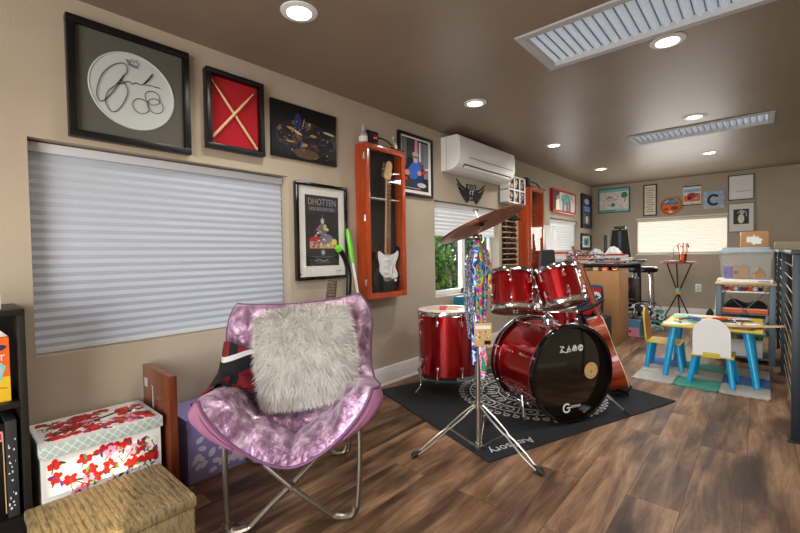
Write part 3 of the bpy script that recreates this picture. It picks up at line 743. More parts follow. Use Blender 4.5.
# --- framed biker print
t = hang_left('framed_print', 'black framed print of a person in blue beside the air conditioner', 'picture', 2.715, 1.507)
fy = pic_frame(t, .452, .513, .026, .024, 'black', 'paper', inset=.010)
A = Art(fy-.0005)
A.p(rect(-.185, .05, .165, .475), 'stage_dark')
for a, m in (((-.18, .3, -.12, .47), 'stage_grey'), ((-.11, .32, -.03, .47), 'dark_grey'), ((-.02, .3, .02, .47), 'pink'), ((.03, .28, .15, .46), 'stage_grey'), ((.05, .24, .16, .28), 'stage_brown'), ((.04, .30, .06, .46), 'white'), ((.1, .16, .165, .46), 'poster_grey'), ((.12, .24, .165, .25), 'white')): A.p(rect(*a), m)
A.p(ell(.0, .17, .085, .10), 'navy'); A.p([(-.13, .2), (-.04, .29), (.03, .3), (.07, .22), (.0, .15), (-.08, .14)], 'blue'); A.p(ell(-.12, .19, .032, .024), 'skin'); A.p(ell(-.01, .322, .034, .042), 'skin'); A.p(ell(-.01, .352, .04, .022), 'light_grey'); A.p(ell(-.01, .30, .026, .02), 'light_grey')
A.p(rect(-.035, .325, .015, .334), 'black'); A.p(ell(.04, .2, .03, .02), 'skin'); A.p(ell(.1, .21, .045, .012, rot=.3), 'red'); A.p(ell(-.09, .1, .06, .035), 'charcoal'); A.p(ell(-.15, .28, .02, .05), 'stage_grey'); A.p(ell(.07, .1, .06, .02), 'light_grey'); A.p(rect(-.15, .065, .05, .07), 'light_grey')
A.p(ell(-.13, .14, .02, .015), 'red'); A.p(ell(.02, .06, .04, .006), 'red')
A.build('print', t)
# --- split air conditioner
t = hang_left('air_conditioner', 'white split air conditioner mounted high on the left wall', 'air conditioner', 3.635, 1.775)
prof = [(0, .305), (-.175, .305), (-.196, .290), (-.204, .255), (-.205, .12), (-.19, .06), (-.15, .02), (-.10, .002), (0, 0)]
w = 1.075
def side_prism(b, prof, u0, u1, m): b.prism(prof, m, (u0, 0, 0), (0, 1, 0), (0, 0, 1), u1-u0)
b = B(); side_prism(b, prof, -w/2, w/2, 'white_gloss'); b.build('casing', t)
b = B(); side_prism(b, [(-.2052, .118), (-.2066, .118), (-.2066, .122), (-.2052, .122)], -w/2+.16, w/2-.04, 'black_matte'); b.build('panel_seam', t)
b = B(); b.cbox((.02, -.178, .043), (w-.16, .003, .034), 'charcoal', 0, (math.radians(42), 0, 0)); b.build('air_outlet', t)
b = B(); b.cbox((.02, -.176, .035), (w-.18, .006, .026), 'white', .002, (math.radians(30), 0, 0)); b.build('louvre', t)
b = B(); b.cbox((-w/2+.05+.002, -.2062, .13), (.006, .002, .012), 'light_grey'); b.build('sensor', t)
b = B(); b.box((-w/2-.0015, -.06, .004), (-w/2-.0003, -.057, .30), 'grey'); b.build('side_seam', t)
# --- wings emblem
t = hang_left('winged_sign', 'black metal sign with two wings and lettering above the far window', 'sign', 3.61, 1.556)
b = B(); b.prism([(-.095, .155), (.085, .16), (.08, .10), (.065, .0), (-.06, -.005), (-.09, .09)], 'black_matte', (0, -.001, 0), d=.008); b.build('centre_plate', t)
for sx in (-1, 1):
    b = B(); ends = [(.275, .187), (.262, .140), (.240, .100), (.215, .066), (.185, .038), (.150, .016), (.112, .0)]
    for k, (ex, ez) in enumerate(ends):
        sx0, sz0 = .078-.002*k, .095-.014*k
        midp = (sx0+(ex-sx0)*.55, min(sz0, ez)+(.012 if k else .03)-.006*k)
        pts = [tuple(p)[:2] for p in smooth_pts([(sx*sx0, sz0, 0), (sx*midp[0], midp[1], 0), (sx*ex, ez, 0)], 5)]
        n_ = len(pts); L, R = [], []
        for i_, p in enumerate(pts):
            a_, c_ = V(pts[max(i_-1, 0)]), V(pts[min(i_+1, n_-1)]); d_ = (c_-a_).normalized(); w_ = .0105*(1-(i_/(n_-1))**3*.85)
            L.append((p[0]-d_.y*w_, p[1]+d_.x*w_)); R.append((p[0]+d_.y*w_, p[1]-d_.x*w_))
        b.prism(L+R[::-1], 'black_matte', (0, -.001-.0004*k, 0), d=.006)
    b.build('wing', t)
A = Art(-.0095); A.t('ROCK', .062, 'light_grey', -.005, .125, width=.145); A.t('IT', .065, 'paper', .0, .072, width=.085); A.p(rect(-.012, .012, .012, .03), 'grey'); A.p(rect(-.045, .0, -.025, .03), 'grey'); A.build('lettering', t)
# --- photo lattice beside the far cabinet
t = thing('photo_collage_rack', 'white lattice of small band photos beside the far orange cabinet', 'photo display', (.115, 4.40, 1.575), LW)
b = B(); q = random.Random(3)
for k in range(4): b.box((-.21+k*.135, -.012, 0), (-.199+k*.135, .100, .305), 'white', .002)
for z in (0, .145, .29): b.box((-.21, -.012, z), (.206, .1, z+.014), 'white', .002)
b.build('lattice', t)
for r_ in range(2):
    for c_ in range(3):
        b = B(); u = -.198+c_*.135; z = .016+r_*.145
        b.box((u, -.002, z), (u+.122, .0, z+.127), 'stage_dark'); A = Art(-.0025)
        for k in range(9): A.p(ell(u+q.uniform(.02, .10), z+q.uniform(.02, .105), q.uniform(.008, .02), q.uniform(.01, .03), 9), q.choice(['skin', 'stage_grey', 'light_grey', 'brown', 'tan', 'navy', 'orange']))
        p_ = b.build('small_photo', t); A.build('print', p_)
# --- second cabinet
t = hang_left('display_cabinet', 'tall orange wood cabinet with a glazed door behind the rack toms', 'cabinet', 4.885, .66)
w, h, d = .41, 1.14, .155
b = B()
b.box((-w/2, -d+.018, 0), (-w/2+.018, 0, h), 'case_wood', .002); b.box((w/2-.018, -d+.018, 0), (w/2, 0, h), 'case_wood', .002)
b.box((-w/2+.018, -d+.018, 0), (w/2-.018, 0, .018), 'case_wood'); b.box((-w/2+.018, -d+.018, h-.018), (w/2-.018, 0, h), 'case_wood')
b.build('case_body', t)
b = B(); b.box((-w/2+.019, -.012, .019), (w/2-.019, -.0005, h-.019), 'rosewood'); b.build('backing', t)
b = B(); s_ = .045
for a in ((-w/2, 0, w/2, s_), (-w/2, h-s_, w/2, h), (-w/2, s_, -w/2+s_, h-s_), (w/2-s_, s_, w/2, h-s_)): b.box((a[0], -d, a[1]), (a[2], -d+.017, a[3]), 'case_wood', .003)
door = b.build('glazed_door', t)
b = B(); b.box((-w/2+.012, -d-.003, .62), (-w/2+.018, -d, .66), 'chrome'); b.build('latch', door)
b = B(); b.box((-w/2+s_-.004, -d+.007, s_-.004), (w/2-s_+.004, -d+.009, h-s_+.004), 'glass_pane'); b.build('glazing', door)
b = B(); b.box((-.06, -.02, .52), (.13, -.0125, .74), 'tan'); b.build('inner_sheet', t)
for k in range(7):
    fig = tag(B().cyl((0, 0, 0), (0, 0, .05), .02, q.choice(['red', 'black', 'orange', 'light_grey']), .012, 10).ball((0, 0, .062), .016, 'skin', seg=10, rings=6).build('figurine', loc=(.05+.03*(k % 2), 4.76+.038*k, .6785)), 'small coloured figurine inside the far orange cabinet', 'figurine', 'figurines in the far cabinet')
for f_, m in (('inner_pole', 'red'),):
    b = B(); b.box((-.12, -.06, .019), (-.05, -.03, .48), 'clutter_mix'); b.box((.0, -.06, .019), (.06, -.035, .42), 'red', .004); b.build('rolled_pennant', t)
t = thing('swing_arm_lamp', 'black swing arm picture lamp on top of the far orange cabinet', 'lamp', (.07, 4.80, 1.8008))
b = B(); b.box((-.045, -.09, 0), (.03, .0, .12), 'black', .006); b.build('lamp_base', t)
b = B(); b.tube([(.02, -.02, .08), (.05, .12, .07), (.06, .22, .02)], .008, 'black'); b.build('arm', t)
b = B(); b.box((.05, -.1, .0), (.075, .36, .016), 'black', .003); b.build('light_bar', t)
# --- rack of sunglasses
t = hang_left('sunglasses_rack', 'narrow wooden wall rack of sunglasses left of the far cabinet', 'rack', 4.42, .86)
b = B()
for k in range(9): b.box((-.165, -.045, .02+k*.062), (.165, -.001, .03+k*.062), 'maple', .002)
b.box((-.165, -.008, 0), (.165, -.0005, .53), 'stair_dark'); b.build('rack_board', t)
for k in range(9):
    for c_ in (-1, 1):
        o = B()
        for s2 in (-1, 1): o.ball((s2*.034, 0, .020), .026, 'lens_dark', (1.1, .5, .72), 10, 6)
        o.cbox((0, 0, .03), (.03, .006, .006), 'black'); o.tube([(-.062, 0, .028), (-.062, .02, .026)], .003, 'black', 5); o.tube([(.062, 0, .028), (.062, .02, .026)], .003, 'black', 5)
        tag(o.build('sunglasses', loc=(.030, 4.42+c_*.083, .8915+k*.062), rot=(0, 0, LW)), 'dark sunglasses in the narrow wooden rack by the far cabinet', 'sunglasses', 'sunglasses in the wall rack')
o = B(); o.lathe([(0, 0), (.07, 0), (.075, .01), (.045, .018), (.042, .05), (.03, .06), (0, .062)], 'black_matte', seg=20); tag(o.build('black_hat', loc=(.078, 4.40, 1.3915)), 'small black hat resting on top of the sunglasses rack', 'hat')
# --- red framed photo, jersey frames
t = hang_left('red_framed_photo', 'red framed photo of a group above the far left window', 'picture', 6.14, 1.593)
fy = pic_frame(t, .925, .318, .045, .026, 'red', 'stage_grey', inset=.01)
A = Art(fy-.0005); q = random.Random(12)
A.p(rect(-.44, .03, .44, .295), 'light_grey'); A.p(ell(.05, .2, .2, .08), 'teal'); A.p(rect(-.44, .03, -.2, .295), 'charcoal'); A.p(rect(.35, .05, .44, .29), 'lilac_flower')
for k, u in enumerate((-.3, -.24, -.05, .1, .2, .3, .36)): A.p([(u-.04, .03), (u+.04, .03), (u+.03, .17+.02*(k % 3)), (u-.03, .17+.02*(k % 3))], q.choice(['paper', 'cream', 'stage_grey'])); A.p(ell(u, .2+.02*(k % 3), .022, .028), 'skin')
A.build('print', t)
t = hang_left('blue_framed_jersey', 'tall narrow black frame with blue artwork near the back corner', 'picture', 7.21, 1.408)
fy = pic_frame(t, .50, .56, .03, .05, 'black', 'navy', inset=.01)
A = Art(fy-.0005); A.p(ell(0, .44, .12, .05), 'light_grey'); A.p(rect(-.18, .27, .18, .37), 'blue'); A.t('HORSE', .05, 'light_grey', 0, .34, width=.28) if False else A.p(rect(-.15, .33, .15, .355), 'blue_light'); A.p(rect(-.1, .285, .16, .315), 'blue_light'); A.p(rect(-.16, .07, .16, .25), 'stage_grey'); A.p(ell(0, .15, .06, .07), 'cream'); A.p(ell(.0, .22, .07, .02), 'navy'); A.build('print', t)
t = hang_left('black_framed_photo', 'small black framed photo under the blue artwork in the back corner', 'picture', 7.19, 1.05)
fy = pic_frame(t, .50, .275, .025, .04, 'black', 'stage_grey', inset=.01)
A = Art(fy-.0005); A.p(rect(-.19, .05, .19, .225), 'paper'); A.p(rect(-.14, .075, .14, .2), 'teal'); A.p(ell(.0, .13, .05, .04), 'charcoal'); A.build('print', t)

# ------------------------------------------------------------------ back wall pictures
def hang_back(name, label, cat, xc, z0, group=None): return thing(name, label, cat, (xc, Y1-.0005, z0), 0, group)
t = hang_back('framed_map', 'pale turquoise bordered illustrated map in a thin dark frame', 'map', .345, 1.668)
fy = pic_frame(t, .485, .405, .02, .012, 'dark_grey', 'turquoise', inset=.008)
A = Art(fy-.0005); q = random.Random(2)
A.p(rect(-.21, .045, .22, .345), 'paper'); A.p(rect(-.225, .025, .03, .05), 'teal'); A.p(ell(.16, .28, .05, .05), 'green'); A.p(ell(-.01, .13, .03, .035), 'green'); A.p(ell(-.19, .18, .03, .035), 'white'); A.p(rect(.05, .03, .21, .05), 'blue_light'); A.p(ell(.17, .2, .006, .05), 'orange'); A.p(ell(-.08, .25, .045, .02, rot=.4), 'pink'); A.p(ell(.02, .21, .03, .006), 'charcoal')
for k in range(90): A.p(ell(q.uniform(-.19, .2), q.uniform(.06, .33), q.uniform(.003, .014), q.uniform(.002, .006), 7), q.choice(['stage_grey', 'green', 'brown', 'pink', 'charcoal', 'grey', 'teal']))
A.build('print', t)
t = hang_back('framed_list', 'narrow black frame with cream paper and rows of black script', 'picture', .873, 1.575)
fy = pic_frame(t, .185, .495, .02, .016, 'black', 'cream', inset=.008)
A = Art(fy-.0005)
for k in range(11): A.line([(-.062+.012*(k % 2), .065+k*.037), (-.02, .07+k*.037), (.02, .064+k*.037), (.062-.014*(k % 3), .069+k*.037)], .008, 'charcoal')
A.build('print', t)
t = hang_back('decorative_plate', 'round orange and blue painted plate on the back wall', 'plate', 1.150, 1.570)
b = B(); b.lathe([(0, 0), (.10, .004), (.13, .018), (.136, .022), (.134, .014), (.10, -.002), (0, -.004)], 'amber', (0, -.006, .136), (0, -1, 0), 40); b.build('dish', t)
A = Art(-.0135); A.p(ell(0, .136, .118, .118, 40), 'orange'); A.p(ell(0, .15, .112, .1, 30, a0=.12, a1=PI-.12), 'blue'); A.p(ell(.03, .2, .05, .025), 'teal'); A.p(ell(-.05, .205, .035, .012, rot=.6), 'light_grey'); A.p(ell(.05, .1, .05, .03), 'brown'); A.p(ell(.0, .045, .024, .02), 'cream'); A.p(ell(-.06, .09, .03, .02), 'red'); A.b.T = Matrix(); A.build('painting', t)
t = hang_back('hanging_picture', 'small hanging scroll picture with a red car between two dark rods', 'picture', 1.418, 1.692)
b = B(); b.box((-.108, -.006, .01), (.108, -.002, .285), 'paper'); b.build('sheet', t)
for z in (0, .278): b = B(); b.cyl((-.116, -.008, z+.008), (.116, -.008, z+.008), .007, 'stair_dark', seg=10); b.build('rod', t)
b = B(); b.tube([(-.09, -.006, .292), (0, -.004, .345), (.09, -.006, .292)], .0012, 'charcoal', 4); b.build('cord', t)
A = Art(-.0062); A.p(rect(-.1, .2, .1, .245), 'blue_light'); A.p(rect(-.1, .06, .1, .15), 'orange'); A.p(ell(.0, .15, .06, .04), 'red'); A.p(ell(-.03, .11, .03, .025), 'black'); A.p(ell(.06, .16, .04, .015), 'green'); A.p(ell(.05, .1, .03, .02), 'pink'); A.p(rect(-.01, .025, .02, .032), 'red'); A.build('print', t)
t = hang_back('letter_sign', 'square blue and white planked sign with a large letter C', 'sign', 1.68, 1.620)
b = B()
for k in range(4): b.box((-.123, -.016, .001+k*.0635), (.123, -.001, .0625+k*.0635), 'blue_light' if k % 2 else 'light_grey', .001)
b.build('board', t)
A = Art(-.0165); q = random.Random(4)
for k in range(60): A.p(ell(q.uniform(-.105, .105), q.uniform(.01, .24), q.uniform(.008, .018), q.uniform(.002, .005), 7), q.choice(['paper', 'white', 'blue_light', 'light_grey', 'blue_light']))
C_ = ell(.0, .127, .062, .068, 24, a0=math.radians(50), a1=math.radians(310)); A.p(band(C_, .034), 'navy'); A.p(rect(.025, .165, .05, .2), 'navy'); A.p(rect(.025, .055, .05, .085), 'navy'); A.build('lettering', t)
t = hang_back('framed_document', 'upper thin framed white sheet with a line of script', 'picture', 1.984, 1.716)
fy = pic_frame(t, .288, .355, .02, .012, 'dark_grey', 'paper', inset=.008)
A = Art(fy-.0005); A.p(rect(-.115, .03, .12, .32), 'white'); A.line([(-.05, .115), (-.02, .13), (0, .118), (.04, .13), (.06, .122), (.11, .13)], .007, 'grey')
for k in range(6): A.p(rect(-.1, .16+k*.024, .1, .163+k*.024), 'light_grey')
A.build('print', t)
t = hang_back('framed_art', 'lower grey framed picture of a pale figure on black with white mat', 'picture', 1.988, 1.262)
fy = pic_frame(t, .295, .415, .02, .014, 'grey', 'paper', inset=.008)
A = Art(fy-.0005); A.p(rect(-.085, .115, .085, .325), 'poster_black'); A.p(ell(.0, .19, .035, .065), 'cream'); A.p(ell(.01, .28, .025, .028), 'light_grey'); A.line([(-.04, .27), (0, .31), (.05, .29), (.06, .22)], .01, 'light_grey'); A.build('print', t)
t = hang_back('wall_outlet', 'white electrical outlet low on the back wall', 'outlet', 1.50, .395)
b = B(); b.box((-.036, -.006, 0), (.036, -.0005, .115), 'white', .002); b.build('cover_plate', t)
for z in (.028, .068): b = B(); b.box((-.016, -.008, z), (.016, -.0062, z+.022), 'light_grey', .001); b.build('socket', t)

# ================================================================== FURNITURE AND BOXES, NEAR LEFT
def shelf_unit():
    t = thing('bookcase', 'near-black low bookcase at the left edge against the wall', 'bookcase', (0, 0, 0))
    x0, x1, y0, y1, h = .02, .30, -.72, .202, .852
    for y in (y1-.02, y0):
        b = B(); b.box((x0, y, 0), (x1, y+.02, h-.022), 'bookcase_black', .001); b.build('side_panel', t)
    b = B(); b.box((x0, y0, h-.0215), (x1+.004, y1, h), 'bookcase_black', .002); b.build('top_panel', t)
    for z in (.535, .135): b = B(); b.box((x0+.002, y0+.0205, z-.02), (x1-.002, y1-.0205, z), 'bookcase_black', .001); b.build('shelf', t)
    b = B(); b.box((x0-.006, y0+.001, .01), (x0-.0005, y1-.001, h-.03), 'bookcase_black'); b.build('back_panel', t)
    b = B(); b.box((x1-.03, y0+.021, .001), (x1-.015, y1-.021, .112), 'bookcase_black'); b.build('plinth', t)
shelf_unit()
t = thing('craft_kit_carton', 'orange and yellow craft kit carton on the upper bookcase shelf', 'box', (.262, .085, .5355), LW)
w, h, d = .155, .262, .07
b = B(); b.box((-w/2, 0, 0), (w/2, d, h*.84), 'orange'); b.prism([(-w/2, 0), (w/2, 0), (w/2-.035, h*.16), (-w/2, h*.16)], 'paper', (0, d/2+.01, h*.84), d=.02); b.build('carton', t)
A = Art(-.0002); A.p(rect(-w/2, 0, w/2, .085), 'yellow'); A.p([(-.05, .09), (.05, .06), (.068, .12), (.03, .16), (-.06, .14)], 'turquoise'); A.p([(-.045, .095), (.045, .068), (.062, .115), (.025, .148), (-.05, .13)], 'light_grey'); A.p(ell(.0, .085, .02, .035, rot=-.6), 'red'); A.p(ell(.035, .182, .036, .012, rot=.2), 'navy'); A.t('KIT', .030, 'paper', .044, .150); A.line([(-.07, .05), (.0, .06), (.07, .045)], .003, 'red'); A.build('print', t)
t = thing('place_card', 'small white card standing on top of the bookcase', 'card', (.24, .10, .8525), LW)
b = B(); b.box((-.08, 0, 0), (.048, .006, .05), 'paper'); b.build('card_sheet', t)
A = Art(-.0003); A.line([(-.01, .015), (.0, .035), (.005, .02)], .002, 'charcoal'); A.p(rect(-.07, 0, -.045, .03), 'brown'); A.build('marking', t)
q = random.Random(21); y = .172
cols = [('charcoal', 'slim black spined book at the right end of the lower shelf'), ('black', 'black album with a worn spine second from the right on the lower shelf'), ('stage_brown', 'thin brown book between the black album and the tan books'), ('tan', 'tan book near the middle of the lower shelf'), ('kraft', 'brown card folder left of the tan book on the lower shelf'), ('black_matte', 'dark book at the left of the visible lower shelf'), ('amber', 'amber spined book at the frame edge on the lower shelf')]
for k, (c, lab) in enumerate(cols):
    th = [.030, .034, .014, .026, .022, .03, .022][k]; hh = [.335, .33, .30, .318, .30, .322, .31][k]
    t = thing('book', lab, 'book', (.278, y-th/2, .1352), LW, 'books on the lower shelf')
    b = B(); b.box((-th/2, 0, 0), (th/2, .19, hh), c, .002); b.build('cover', t)
    b = B(); b.box((-th/2+.003, .004, .003), (th/2-.003, .193, hh-.003), 'paper'); b.build('pages', t)
    A = Art(-.0003)
    if k == 0:
        for j in range(20): A.p(ell(q.uniform(-.011, .011), q.uniform(.02, .3), q.uniform(.001, .003), q.uniform(.002, .006), 6), 'paper')
    if k == 1: A.p(rect(-.012, .27, .012, .305), 'pink'); A.p(rect(-.009, .277, .009, .298), 'red'); A.line([(.014, .02), (.012, .3)], .003, 'tan')
    if k == 3: A.p(rect(-.009, .2, .009, .27), 'brown')
    if A.k: A.build('spine_print', t)
    else: A.b.bm.free()
    y -= th+.0012

mat('hose_brown', '#6a5a48', .5)
# floral storage boxes, one on the other
FY0, FY1 = .222, .612
t = thing('floral_storage_box', 'white storage box with red poppy print and lattice lid by the bookcase', 'storage box', (0, 0, 0))
def floral(A, u0, u1, z0, z1, n, seed, S=.85):
    q = random.Random(seed); A.step = .000006
    for k in range(n):
        u, z = q.uniform(u0, u1), q.uniform(z0, z1); m = q.choice(['red', 'red_bright', 'red', 'pink', 'paper', 'red'])
        for j in range(5):
            a = j*1.26+q.random(); A.p(ell(min(max(u+S*.016*math.cos(a), u0), u1), min(max(z+S*.012*math.sin(a), z0), z1), .014*S, .010*S, 9, rot=a), m)
        A.p(ell(u, z, .005, .005, 7), 'yellow' if m == 'paper' else 'brown')
        A.line([(u, z), (min(max(u+q.uniform(-.04, .04), u0), u1), max(z-.03, z0))], .003, 'green_dark')
        A.p(ell(min(max(u+q.uniform(-.03, .03), u0), u1), min(max(z+q.uniform(-.02, .02), z0), z1), .012, .004, 8, rot=q.uniform(0, 3)), q.choice(['green', 'green_dark', 'violet_glow']))
b = B(); b.box((.036, FY0+.006, .0005), (.326, FY1-.008, .318), 'paper'); b.build('box_body', t)
b = B(); b.box((.030, FY0, .3185), (.334, FY1, .362), 'lattice_print', .002); lid = b.build('lid', t)
m = mat('lattice_print', '#a9b8ae', .6); n, l, bs = nodes(m)
tc = n.new('ShaderNodeTexCoord'); mp = n.new('ShaderNodeMapping'); mp.inputs['Rotation'].default_value = (math.radians(45), 0, 0); l.new(tc.outputs['Object'], mp.inputs[0])
br = n.new('ShaderNodeTexBrick'); br.offset = 0; br.inputs['Scale'].default_value = 1; br.inputs['Brick Width'].default_value = .022; br.inputs['Row Height'].default_value = .022; br.inputs['Mortar Size'].default_value = .0012
br.inputs['Color1'].default_value = (*rgb('#a3b5ad'), 1); br.inputs['Color2'].default_value = (*rgb('#aebdb4'), 1); br.inputs['Mortar'].default_value = (*rgb('#e6e6dc'), 1)
sp = n.new('ShaderNodeSeparateXYZ'); cmb = n.new('ShaderNodeCombineXYZ'); l.new(mp.outputs[0], sp.inputs[0]); l.new(sp.outputs['Y'], cmb.inputs['X']); l.new(sp.outputs['Z'], cmb.inputs['Y'])
l.new(cmb.outputs[0], br.inputs['Vector']); l.new(br.outputs['Color'], bs.inputs['Base Color'])
A = Art(0); A.b.T = Matrix.Translation((.3262, 0, 0)) @ Matrix.Rotation(LW, 4, 'Z'); floral(A, FY0+.03, FY1-.03, .03, .30, 85, 4)
A.p(rect(FY0+.01, .10, FY1-.01, .112), 'red'); A.build('front_print', t)
A = Art(0); A.b.T = Matrix.Translation((.334, 0, .3622)) @ Matrix.Rotation(LW, 4, 'Z') @ Matrix.Rotation(-PI/2, 4, 'X')
# printed on the lid top: u along the wall, second axis away from the viewer
A.p(rect(FY0+.004, .004, FY1-.004, .300), 'paper', lift=.0003)
floral(A, FY0+.03, FY0+.25, .05, .27, 60, 9); floral(A, FY0+.2, FY1-.03, .03, .12, 34, 10); floral(A, FY0+.28, FY1-.03, .15, .22, 14, 12)
A.line([(FY0+.05, .1), (FY0+.2, .16), (FY0+.3, .2)], .003, 'green_dark'); A.build('top_print', lid)
# rolled cream paper resting on the front of the gold box? -> woven gold hamper in front
t = thing('woven_hamper', 'gold coloured woven hamper with flat lid in the lower left corner', 'hamper', (0, 0, 0), rot=(0, 0, 0))
GX0, GX1, GY0, GY1 = .47, .815, .162, .550
b = B(); b.box((GX0+.005, GY0+.005, .001), (GX1-.005, GY1-.005, .198), 'gold_weave', .012); b.build('basket', t)
b = B(); b.box((GX0, GY0, .1985), (GX1, GY1, .232), 'gold_weave', .008); lid = b.build('lid', t)
b = B()
for k in range(22): b.cbox(((GX0+GX1)/2, GY0+.015+k*.0174, .2323), (GX1-GX0-.02, .012, .003), 'gold_weave', .001)
b.build('slat_rows', lid)
b = B()
for r_ in range(8):
    for c_ in range(9): b.cbox((GX0+.03+c_*.036, GY1-.0045, .02+r_*.0225), (.026, .004, .014), 'gold_weave', .001)
b.build('weave_front', t)
# upright wooden panel between the boxes
t = thing('wooden_end_panel', 'upright reddish brown wooden panel beside the floral box', 'wood panel', (0, 0, 0))
b = B(); b.box((.035, .630, .0), (.36, .662, .525), 'board_wood', .003); b.build('panel', t)
b = B(); b.box((.06, .6292, .43), (.10, .6298, .47), 'light_grey'); b.build('sticker', t)
b = B(); b.tube([(.17, .628, .46), (.175, .627, .40), (.172, .6275, .36), (.18, .628, .30)], .0016, 'light_grey', 5); b.ball((.17, .626, .455), .005, 'chrome', seg=8, rings=6); b.build('cord', t)
# purple box
t = thing('purple_storage_box', 'pale purple storage box with white blossom print under the window', 'storage box', (0, 0, 0))
b = B(); b.box((.032, .722, .001), (.292, 1.10, .248), 'purple_fabric'); b.build('box_body', t)
b = B(); b.box((.027, .717, .2485), (.298, 1.105, .295), 'purple_fabric', .003); b.build('lid', t)
A = Art(0); A.b.T = Matrix.Translation((.2922, 0, 0)) @ Matrix.Rotation(LW, 4, 'Z'); q = random.Random(6)
for k in range(52):
    u, z = q.uniform(.745, 1.075), q.uniform(.03, .225); A.p(ell(u, z, .019, .012, 12, rot=q.uniform(-.9, .9)), 'lilac_flower')
A.build('blossom_print', t)

# ------------------------------------------------------------------ folding lounge chair
cn = V((.7915, -.6112, 0)); ca = V((.6112, .7915, 0))
CM = Matrix((ca, -cn, V((0, 0, 1)))).transposed().to_4x4()    # local x to the right, local -y to the front
t = thing('folding_lounge_chair', 'metallic lilac padded folding lounge chair on bronze tube legs', 'chair', (.69, 1.014, 0))
t.rotation_euler = CM.to_euler()
def lerp_key(keys, v):
    for (v0, p0), (v1, p1) in zip(keys, keys[1:]):
        if v <= v1: s_ = (v-v0)/(v1-v0); s_ = s_*s_*(3-2*s_)*.35+s_*.65; return [a+(c-a)*s_ for a, c in zip(p0, p1)]
    return list(keys[-1][1])
Kc = [(0, (-.27, .765)), (.2, (-.215, .56)), (.4, (-.14, .375)), (.55, (-.05, .325)), (.75, (.10, .285)), (1, (.285, .243))]
Ke = [(0, (-.275, .79)), (.2, (-.225, .63)), (.4, (-.15, .49)), (.55, (-.07, .445)), (.75, (.08, .465)), (1, (.295, .515))]
Kw = [(0, (.325, .02)), (.12, (.348, .03)), (.35, (.335, .02)), (.55, (.35, .01)), (.8, (.355, .005)), (1, (.338, 0))]
def cbase(u, v):
    e = abs(u)**1.75
    c, d_, (w_, sh) = lerp_key(Kc, v), lerp_key(Ke, v), lerp_key(Kw, v)
    corner = (1-.10*(abs(u)**6)*(abs(2*v-1)**8))
    lift = max(0, 1-v/.3)*(.018+.016*u)
    return V((u*w_*corner+sh, -(c[0]+(d_[0]-c[0])*e), c[1]+(d_[1]-c[1])*e+lift))
def cnorm(u, v):
    e_ = .01; u1, u0, v1, v0 = min(1, u+e_), max(-1, u-e_), min(1, v+e_), max(0, v-e_)
    n_ = (cbase(u1, v)-cbase(u0, v)).cross(cbase(u, v0)-cbase(u, v1)); return n_.normalized()
import mathutils.noise as MN
def seat_top(i, j):
    u, v = i*2-1, j; p = cbase(u, v); n_ = cnorm(u, v)
    rim = max(0, 1-((abs(u)-.78)/.22)**2) if abs(u) > .56 else 0
    rimv = max(0, 1-((1-v-.13)/.13)**2) if v > .74 else (max(0, 1-((v-.08)/.08)**2) if v < .16 else 0)
    inner = .5+.5*math.cos((u)*2*PI*1.15)*math.cos((v-.05)*2*PI*2.2)
    wing = max(0, min(1, (v-.5)/.2))*max(0, min(1, (abs(u)-.3)/.4))
    h = .012+(.040+.030*wing)*max(rim, rimv*.9, .55*wing)+.030*inner*(1-max(rim, rimv))
    edge = min(1, (1-abs(u))/.07, v/.03+.0, (1-v)/.04); edge = max(0, edge)**.5
    seatw = max(0, min(1, (v-.42)/.15))
    h -= .020*math.exp(-((abs(u)-.46)/.05)**2)*max(wing, seatw*.8)
    if abs(u) < .5: h -= .016*seatw*(math.exp(-(u/.045)**2)+math.exp(-((v-.70)/.022)**2)); h += .012*seatw
    w_ = MN.noise(p*14)*.011+MN.noise(p*34)*.006-.010*max(0, math.sin(u*3*PI+v*9+MN.noise(p*6)*4))**6
    return p+n_*((h+w_)*edge)
def seat_bot(i, j):
    u, v = i*2-1, j; p = cbase(u, v); edge = max(0, min(1, (1-abs(u))/.07, v/.03, (1-v)/.04))**.5
    wing = max(0, min(1, (v-.5)/.2))*max(0, min(1, (abs(u)-.35)/.4))
    return p-cnorm(u, v)*(.014+.034*wing)*edge
b = B(); b.grid(seat_top, 64, 76, 'velvet'); cu = b.build('padded_cover', t, smooth=80)
b = B(); b.grid(seat_bot, 48, 48, 'under_fabric'); b.build('cover_underside', t, smooth=80)
rimp = [cbase(-1+2*k/30, 0) for k in range(31)]+[cbase(1, k/30) for k in range(1, 31)]+[cbase(1-2*k/30, 1) for k in range(1, 31)]+[cbase(-1, 1-k/30) for k in range(1, 30)]
b = B(); b.tube(rimp, .006, 'piping', 8, True); b.build('piping', t)
